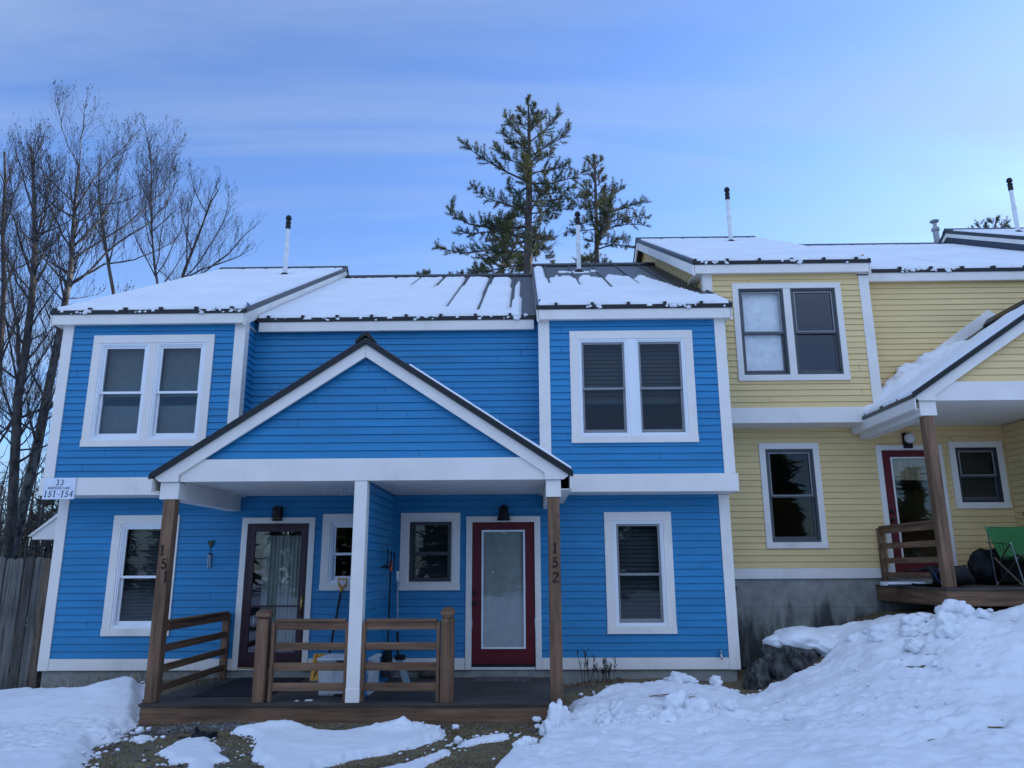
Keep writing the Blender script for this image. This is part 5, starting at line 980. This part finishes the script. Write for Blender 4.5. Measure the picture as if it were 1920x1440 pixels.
sg=empty('address_sign',(.01,BY-.05,2.405)); tag(sg,'white sign reading 33 Marsten Lane 151-154 on the corner of the blue house','address sign')
MB().box(.008,.475,-.016,-.001,0,.305).build('sign_board',M['signwhite'],sg,bevel=.003)
mb=MB(); cxn=.242
text(mb,'33',cxn-textw('33',.077,.22)/2,.205,.077,-.019,.05,.22,.002)
text(mb,'MARSTEN LANE',cxn-textw('MARSTEN LANE',.0345,.08)/2,.145,.0345,-.019,0,.08,.002)
text(mb,'151-154',cxn-textw('151-154',.085,.13)/2,.035,.085,-.019,.10,.13,.002)
mb.build('lettering',M['ink'],sg)
# ---------------------------------------------------------------- things on the porches
ZD=-.097
def thing(name,loc,label,cat,group=None,rz=0): return tag(empty(name,loc,rz),label,cat,group)
t=thing('doormat',(0,0,ZD),'plain black rubber mat on the deck before the maroon storm door','doormat'); MB().prism([(2.93,-1.68),(3.86,-1.66),(3.87,-.09),(2.95,-.08)],'z',.001,.012).build('mat',M['mat'],t)
t=thing('doormat',(0,0,ZD),'small mauve printed mat in front of the red door','doormat'); MB().box(6.29,7.055,-.44,-.03,.001,.010).build('mat',M['matprint'],t)
# white storage bin
t=thing('storage_bin',(4.68,-1.42,ZD),'white plastic storage bin standing behind the porch rail','storage bin')
mb=MB(); mb.prism([(-.215,0),(.42,0),(.44,.40),(-.235,.40)],'y',-.22,.28); mb.build('bin_body',M['bin'],t,bevel=.025)
MB().box(-.25,.455,-.235,.295,.402,.44).build('lid',M['bin'],t,bevel=.012)
mb=MB(); ring(mb,-.045,.10,.09,.37,.014,-.232,-.2265); mb.build('panel_rib',M['bin'],t); MB().box(.0,.08,-.255,-.236,.38,.415).build('latch',M['blackplastic'],t); MB().box(-.02,.1,-.24,-.222,.012,.03).build('latch',M['blackplastic'],t)
# snow shovel with amber blade, leaning on the wall
t=thing('snow_shovel',(4.24,-.35,ZD),'snow shovel with ribbed amber blade and black shaft leaning under the small window','snow shovel')
a=Vector((.02,-.02,.34)); b=Vector((.085,.235,1.18))
MB().tube([a,b],[.017,.017],8).build('shaft',M['blackplastic'],t)
mb=MB(); mb.tube([b,b+Vector((.005,.012,.05))],[.021,.024],8); h0=b+Vector((.005,.012,.05)); mb.tube([h0,h0+Vector((-.05,.01,.06)),h0+Vector((-.055,.02,.13)),h0+Vector((.07,.02,.13)),h0+Vector((.06,.01,.06)),h0],.014,8); mb.build('grip',M['amber'],t,smooth=True)
mb=MB(); n=12
for i in range(n+1):
    u=-.215+.43*i/n; rb=.006*math.cos(i*math.pi)
    for v,(yy,z) in enumerate(((-.09,.02),(-.05,.08),(-.01,.2),(.0,.36))): mb.v.append((u*(1 if v<3 else .93),yy+rb,z))
mb.f=[(4*i+k,4*i+4+k,4*i+5+k,4*i+k+1) for i in range(n) for k in range(3)]; o=mb.build('blade',M['amber'],t); s_=o.modifiers.new('thick','SOLIDIFY'); s_.thickness=.008
MB().box(-.2,.2,-.102,-.088,.0,.02).build('blade_edge',M['steel'],t)
for sx in (-.12,-.06,.06,.12): MB().tube([(sx*1.4,-.06,.07),(sx*.2,-.015,.34)],[.006,.005],5).build('rib',M['blackplastic'],t)
# garden hooks and long-handled tools along the dividing wall
t=thing('tool_hook_rack',(5.075,-.6,1.5),'three curved black hooks on the dividing wall above the hanging tools','hook rack')
for k,(yy,z) in enumerate(((-.32,.02),(-.05,.0),(.2,-.02))):
    MB().tube([(.0,yy+.12,z-.06),(.03,yy+.05,z-.09),(.06,yy-.02,z-.06),(.075,yy-.06,z+.02),(.065,yy-.03,z+.09),(.05,yy+.03,z+.14)],[.008]*5+[.013],6).build('hook',M['blackplastic'],t,smooth=True)
MB().box(-.005,.0,-.4,.3,-.08,-.06).build('hook_bar',M['blackplastic'],t)
t=thing('broom',(5.13,-.66,ZD),'upright black broom with an orange grip hanging on the dividing wall','broom')
MB().tube([(.0,-.02,.42),(.0,.02,1.47)],.012,8).build('shaft',M['blackplastic'],t); MB().tube([(.0,.02,1.47),(.0,.025,1.61)],.021,8).build('grip',M['orange'],t,smooth=True)
mb=MB(); mb.prism([(-.05,.28),(.05,.28),(.035,.40),(.015,.45),(-.015,.45),(-.035,.40)],'y',-.12,.12); mb.build('broom_head',M['blackplastic'],t,bevel=.01); MB().prism([(-.045,.10),(.07,.10),(.045,.279),(-.045,.279)],'y',-.13,.13).build('bristles',M['sashdark'],t)
t=thing('ice_scraper',(5.27,-.55,ZD),'ice scraper with white shaft and pale blade leaning in the porch corner','ice scraper')
MB().tube([(-.10,.25,1.40),(-.05,.1,.66)],.010,8).build('shaft',M['galv'],t); MB().tube([(-.105,.265,1.47),(-.10,.25,1.33)],.022,8).build('grip',M['pvc'],t)
MB().tube([(-.05,.1,.66),(-.02,.03,.36)],.018,8).build('collar',M['blackplastic'],t)
MB().prism([(-.05,.32),(.03,.34),(.16,.0),(.06,.0)],'y',-.012,.012).build('blade',M['cyan'],t,bevel=.004)
MB().box(-.06,.08,-.03,.05,.30,.36).build('brush',M['blackplastic'],t)
t=thing('log',(5.6,-.09,ZD+.06),'short split log lying on the deck against the wall','log'); MB().tube([(-.12,0,0),(.05,.01,.0),(.17,0,.0)],[.05,.06,.05],9).build('log_wood',M['bark'],t)
t=thing('paper_scrap',(4.43,-2.0,ZD),'crumpled pale scrap lying on the edge of the deck','litter'); v,f=clods([(.02,0,.012,.05,.02,.012),(-.12,.01,.006,.03,.012,.006)],CS,.5); npmesh('scrap',v,f,M['pvc'],t)
# hanging ornament on the blue wall
t=thing('wind_chime',(2.335,-.03,1.42),'little wind chime with silver tubes and a green bird hanging on the blue wall','wind chime')
mb=MB(); mb.tube([(0,0,.22),(0,0,.33)],.004,5); mb.lathe([(.005,.20),(.03,.205),(.03,.215),(.005,.225)],(0,0,0),10); mb.build('cord',M['blackplastic'],t)
for k in range(4): MB().tube([(.022*math.cos(k*1.57+.5),.022*math.sin(k*1.57+.5),.0+.02*(k%2)),(.022*math.cos(k*1.57+.5),.022*math.sin(k*1.57+.5),.20)],.008,6).build('chime_tube',M['steel'],t)
mb=MB(); mb.prism([(-.01,.30),(.012,.31),(.018,.34),(.06,.42),(.02,.385),(.005,.41),(-.012,.385),(-.06,.41),(-.025,.34)],'y',-.008,.008); mb.build('ornament',M['needle'],t)
tt=thing('icicle_light',(4.3,-1.2,2.478),'clear hooks dangling from the blue porch ceiling','ceiling hooks')
for k,(dx,dy) in enumerate(((0,0),(.14,.35),(.4,-.3))): MB().tube([(dx,dy,0),(dx,dy,-.06),(dx+.015,dy,-.085),(dx+.03,dy,-.07)],.004,5).build('hook',M['pvc'],tt)
t=thing('outdoor_faucet',(9.75,-.03,.2),'small metal faucet on the blue wall near the white corner board','faucet'); mb=MB(); mb.tube([(0,0,0),(0,-.06,0),(0,-.09,-.04)],[.018,.018,.014],8); mb.tube([(0,-.05,.02),(0,-.05,.05)],.008,6); mb.lathe([(.03,.05),(.035,.056),(.03,.062)],(0,-.05,0),10); mb.build('spout',M['steel'],t)
# dried plants by the foundation
def stems(x,y,n,h,label):
    z=float(H(x,y)); t=thing('dried_plant',(x,y,z),label,'plant'); mb=MB()
    for _ in range(n):
        a=Vector((random.uniform(-.06,.06),random.uniform(-.04,.04),0)); hh=h*random.uniform(.5,1); d=Vector((random.uniform(-.25,.25),random.uniform(-.15,.15),1)); pts=[a,a+d*hh*.5+rv()*.02,a+d*hh+rv()*.03]; mb.tube(pts,[.005,.004,.003],4,cap=False)
        for _k in range(9):
            q=pts[1].lerp(pts[2],random.random()); mb.tube([q,q+(rv()*.6+Vector((0,0,.9))).normalized()*random.uniform(.03,.08)],[.004,.005],3,cap=False)
    mb.build('stems',M['stem'],t)
stems(7.83,-.3,5,.44,'tall dry flower stems by the foundation, nearest the porch post')
stems(8.13,-.35,7,.30,'shorter dry stems by the foundation, in front of the white base board'); stems(8.02,-.25,4,.26,'sparse low dry stems between two taller clumps by the foundation')
mb=MB()
for _ in range(70):
    x=random.uniform(.1,2.4); y=random.uniform(-.3,-.05); z=float(H(x,y)); a=Vector((x,y,z)); mb.tube([a,a+rv()*.06+Vector((0,0,.05)),a+rv()*.12+Vector((0,0,.09))],[.004,.004,.002],3,cap=False)
for _ in range(60):
    x=random.uniform(2.25,2.72); y=random.uniform(-.9,-.05); z=-.16; a=Vector((x,y,z)); mb.tube([a,a+rv()*.1+Vector((.03,-.03,.07)),a+rv()*.18+Vector((.08,-.05,.07))],[.004,.004,.002],3,cap=False)
tag(mb.build('plant_litter',M['deadgrass']),'dead stalks and leaves along the blue foundation','plant litter',kind='stuff')
mb=MB()
for _ in range(500):
    if random.random()<.35: x=random.uniform(7.5,8.4); y=random.uniform(-1.2,-.05)
    elif random.random()<.6: x=random.uniform(10.1,12.4); y=random.uniform(.2,1.25)
    else: x=random.uniform(7.6,12.4); y=random.uniform(-2.8,-.4)
    if y<-.9 and random.random()<.9: continue
    z=float(H(x,y))+(.012 if y>-.6 else .075); k_=1 if y>-.6 else .4; u=rv()*random.uniform(.012,.03)*k_; w=rv().cross(u).normalized()*.012*k_; c=Vector((x,y,z))
    mb.quad(c-u-w,c+u-w*.5,c+u+w,c-u+w*.6)
tag(mb.build('leaf_litter',M['deadleaf']),'dry brown leaves on the soil and snow beside the foundations','leaf litter',kind='stuff')
t=thing('branch',(8.75,-1.55,float(H(8.75,-1.55))+.09),'dry evergreen twig lying on the snow below the lower window','branch'); mb=MB()
for k in range(14):
    a=Vector((-.2+.03*k,-.01*k,0)); mb.tube([a,a+Vector((.12,random.uniform(-.08,.08),random.uniform(.0,.05)))],[.004,.002],3,cap=False)
mb.tube([(-.25,0,.0),(.0,-.02,.03),(.3,-.12,.01)],[.007,.006,.003],5); mb.build('twig',M['deadleaf'],t)
zz=float(H(3.56,-2.8)); t=thing('bark_scrap',(3.56,-2.8,zz),'black splintered piece of debris on the snow patch beside the lawn','debris')
v,f=clods([(0,0,.035,.10,.06,.035),(-.07,.01,.055,.03,.03,.045),(.09,.02,.03,.05,.04,.03),(-.14,-.03,.012,.09,.02,.012)],CS,.6); npmesh('debris',v,f,M['blackplastic'],t,smooth=False)
# ----- yellow porch
ZY=1.22-.097
t=thing('snow_scoop',(12.86,-.05,ZY),'big black plastic snow scoop on the yellow porch behind its post','snow scoop')
mb=MB(); n=12
pf=[(-.42,.285),(-.435,.25),(-.44,.17),(-.42,.08),(-.35,.025),(-.2,.01),(.1,.005),(.35,.012)]
for i in range(n+1):
    u=-.30+.60*i/n; rise=.02*abs(2*i/n-1)**4
    for (yy,z) in pf: mb.v.append((u*(1-.1*(z/.285))+.13*(1-z/.285)**1.5+(.012 if i%3==1 else 0)*0,yy+.012*math.cos(i*2.1)*(z>.02),z+rise))
m_=len(pf); mb.f=[(m_*i+k,m_*i+k+1,m_*i+m_+k+1,m_*i+m_+k) for i in range(n) for k in range(m_-1)]
o=mb.build('scoop_pan',M['blackplastic'],t,smooth=True); s_=o.modifiers.new('thick','SOLIDIFY'); s_.thickness=.012
for sx in (-.22,-.14,-.06): MB().tube([(sx,-.445,.26),(sx+.03,-.465,.15),(sx+.09,-.43,.06)],.010,5).build('scoop_rib',M['bookblue'],t)
MB().tube([(-.2,-.41,.27),(-.2,-.1,.24),(-.15,.55,.22),(.15,.55,.22),(.2,-.1,.24),(.2,-.41,.27)],.014,8).build('handle',M['blackplastic'],t,smooth=True)
t=thing('flat_carton',(12.62,.35,ZY),'flat white carton lying on the yellow porch deck under the side rail','carton'); MB().box(-.28,.26,-.12,.14,.005,.06).build('carton_box',M['bin'],t,bevel=.004); MB().box(-.282,.262,-.1215,-.1205,.007,.025).build('carton_band',M['ink'],t)
t=thing('printed_carton',(14.2,1.05,ZY),'low dark blue printed carton against the yellow wall','carton'); MB().box(-.33,.4,-.05,.1,.002,.085).build('carton_box',M['bookblue'],t,bevel=.004)
t=thing('camp_chair',(14.36,.1,ZY),'bright green folding camp chair on the yellow porch','camp chair')
mb=MB()
def cloth(pts,nu,nv,sag):
    m=MB()
    a,b,c,d=[Vector(p) for p in pts]
    for i in range(nu+1):
        for j in range(nv+1):
            u,v=i/nu,j/nv; p=a.lerp(b,u).lerp(d.lerp(c,u),v)+Vector(sag)*(4*u*(1-u))*(.4+.6*math.sin(math.pi*min(1,v+.15))); m.v.append(tuple(p))
    m.f=[(i*(nv+1)+j,(i+1)*(nv+1)+j,(i+1)*(nv+1)+j+1,i*(nv+1)+j+1) for i in range(nu) for j in range(nv)]; return m
o=cloth([(-.30,-.28,.46),(.30,-.28,.46),(.27,.20,.36),(-.27,.20,.36)],10,8,(0,0,-.06)).build('seat',M['green'],t,smooth=True); o.modifiers.new('thick','SOLIDIFY').thickness=.006
o=cloth([(-.30,.17,.40),(.30,.17,.40),(.36,.36,.87),(-.36,.36,.87)],10,8,(0,.07,-.02)).build('backrest',M['green'],t,smooth=True); o.modifiers.new('thick','SOLIDIFY').thickness=.006
for s in (-1,1):
    o=cloth([(s*.36,-.27,.60),(s*.46,-.27,.60),(s*.44,.24,.62),(s*.34,.24,.62)],3,6,(0,0,-.015)).build('armrest',M['green'],t,smooth=True); o.modifiers.new('thick','SOLIDIFY').thickness=.006
    for p in (((s*.33,.30,.0),(s*.33,.36,.88)),((s*.38,-.26,.60),(s*.30,-.30,.0)),((s*.38,-.26,.60),(s*.36,-.05,.48),(s*.30,.20,.33)),((s*.32,-.28,.02),(-s*.30,-.28,.44)),((s*.31,-.27,.02),(s*.31,.30,.40)),((s*.31,.30,.02),(s*.31,-.27,.40)),((s*.31,.31,.03),(-s*.28,.27,.40))): MB().tube([Vector(q) for q in p],.011,6).build('frame_tube',M['steel'],t)
mb=MB()
for k in range(6): mb.tube([(-.46+.055*math.cos(k*1.05),-.2+.055*math.sin(k*1.05),.60),(-.46+.04*math.cos(k*1.05),-.2+.04*math.sin(k*1.05),.48)],.003,4)
mb.build('cup_holder',M['blackplastic'],t)
MB().prism([(-.30,.05),(.30,.05),(.32,.42),(-.32,.42)],'y',.205,.215).build('back_pocket',M['blackplastic'],t)
t=thing('black_bag',(14.28,.75,ZY),'black cloth bag behind the green camp chair','bag'); v,f=clods([(-.12,0,.26,.30,.16,.27),(.15,0,.2,.25,.15,.2)],CS8,.25); npmesh('bag_body',v,f,M['blackplastic'],t)
gi=[]
for _ in range(900):
    x=random.uniform(2.55,4.4) if random.random()<.7 else random.uniform(2.6,7.6); y=random.gauss(-2.35,.12) if random.random()<.75 else random.uniform(-4.4,-2.3); r=random.uniform(.006,.017); gi.append((x,y,float(H(x,y)),r*1.3,r,r*.7))
v,f=clods(gi,cubesphere(2),.5); tag(npmesh('gravel',v,f,M['pebble'],smooth=False),'loose grey pebbles on the soil before the deck','gravel',kind='stuff')
# ---------------------------------------------------------------- dead grass on the bare lawn
nb=48000; gx=RNG.uniform(2.2,8.0,nb); gy=RNG.uniform(-4.7,-2.15,nb)
ins=np.full(nb,-1e9)
for k in SNOW: ins=np.maximum(ins,polydist(gx,gy,SNOW[k]))
den=fbm(gx,gy,3,1.2,seed=21); ok=(ins<.0)&(den>-.22+RNG.uniform(-.15,.15,nb)); gx,gy=gx[ok],gy[ok]; n=len(gx); gz=H(gx,gy)-.012
th=RNG.uniform(0,6.28,n); ln=RNG.uniform(.02,.055,n); lean=RNG.uniform(.5,1.6,n)
tipx=gx+np.cos(th)*ln*lean; tipy=gy+np.sin(th)*ln*lean; tz=gz+ln*.55
wx=-np.sin(th)*.0035; wy=np.cos(th)*.0035
V=np.stack([np.stack([gx-wx,gy-wy,gz],1),np.stack([gx+wx,gy+wy,gz],1),np.stack([tipx,tipy,tz],1)],1).reshape(-1,3)
o=npmesh('grass',V,np.arange(len(V)).reshape(-1,3),M['deadgrass'],smooth=False); tag(o,'matted brown winter grass between the snow patches','grass',kind='stuff')
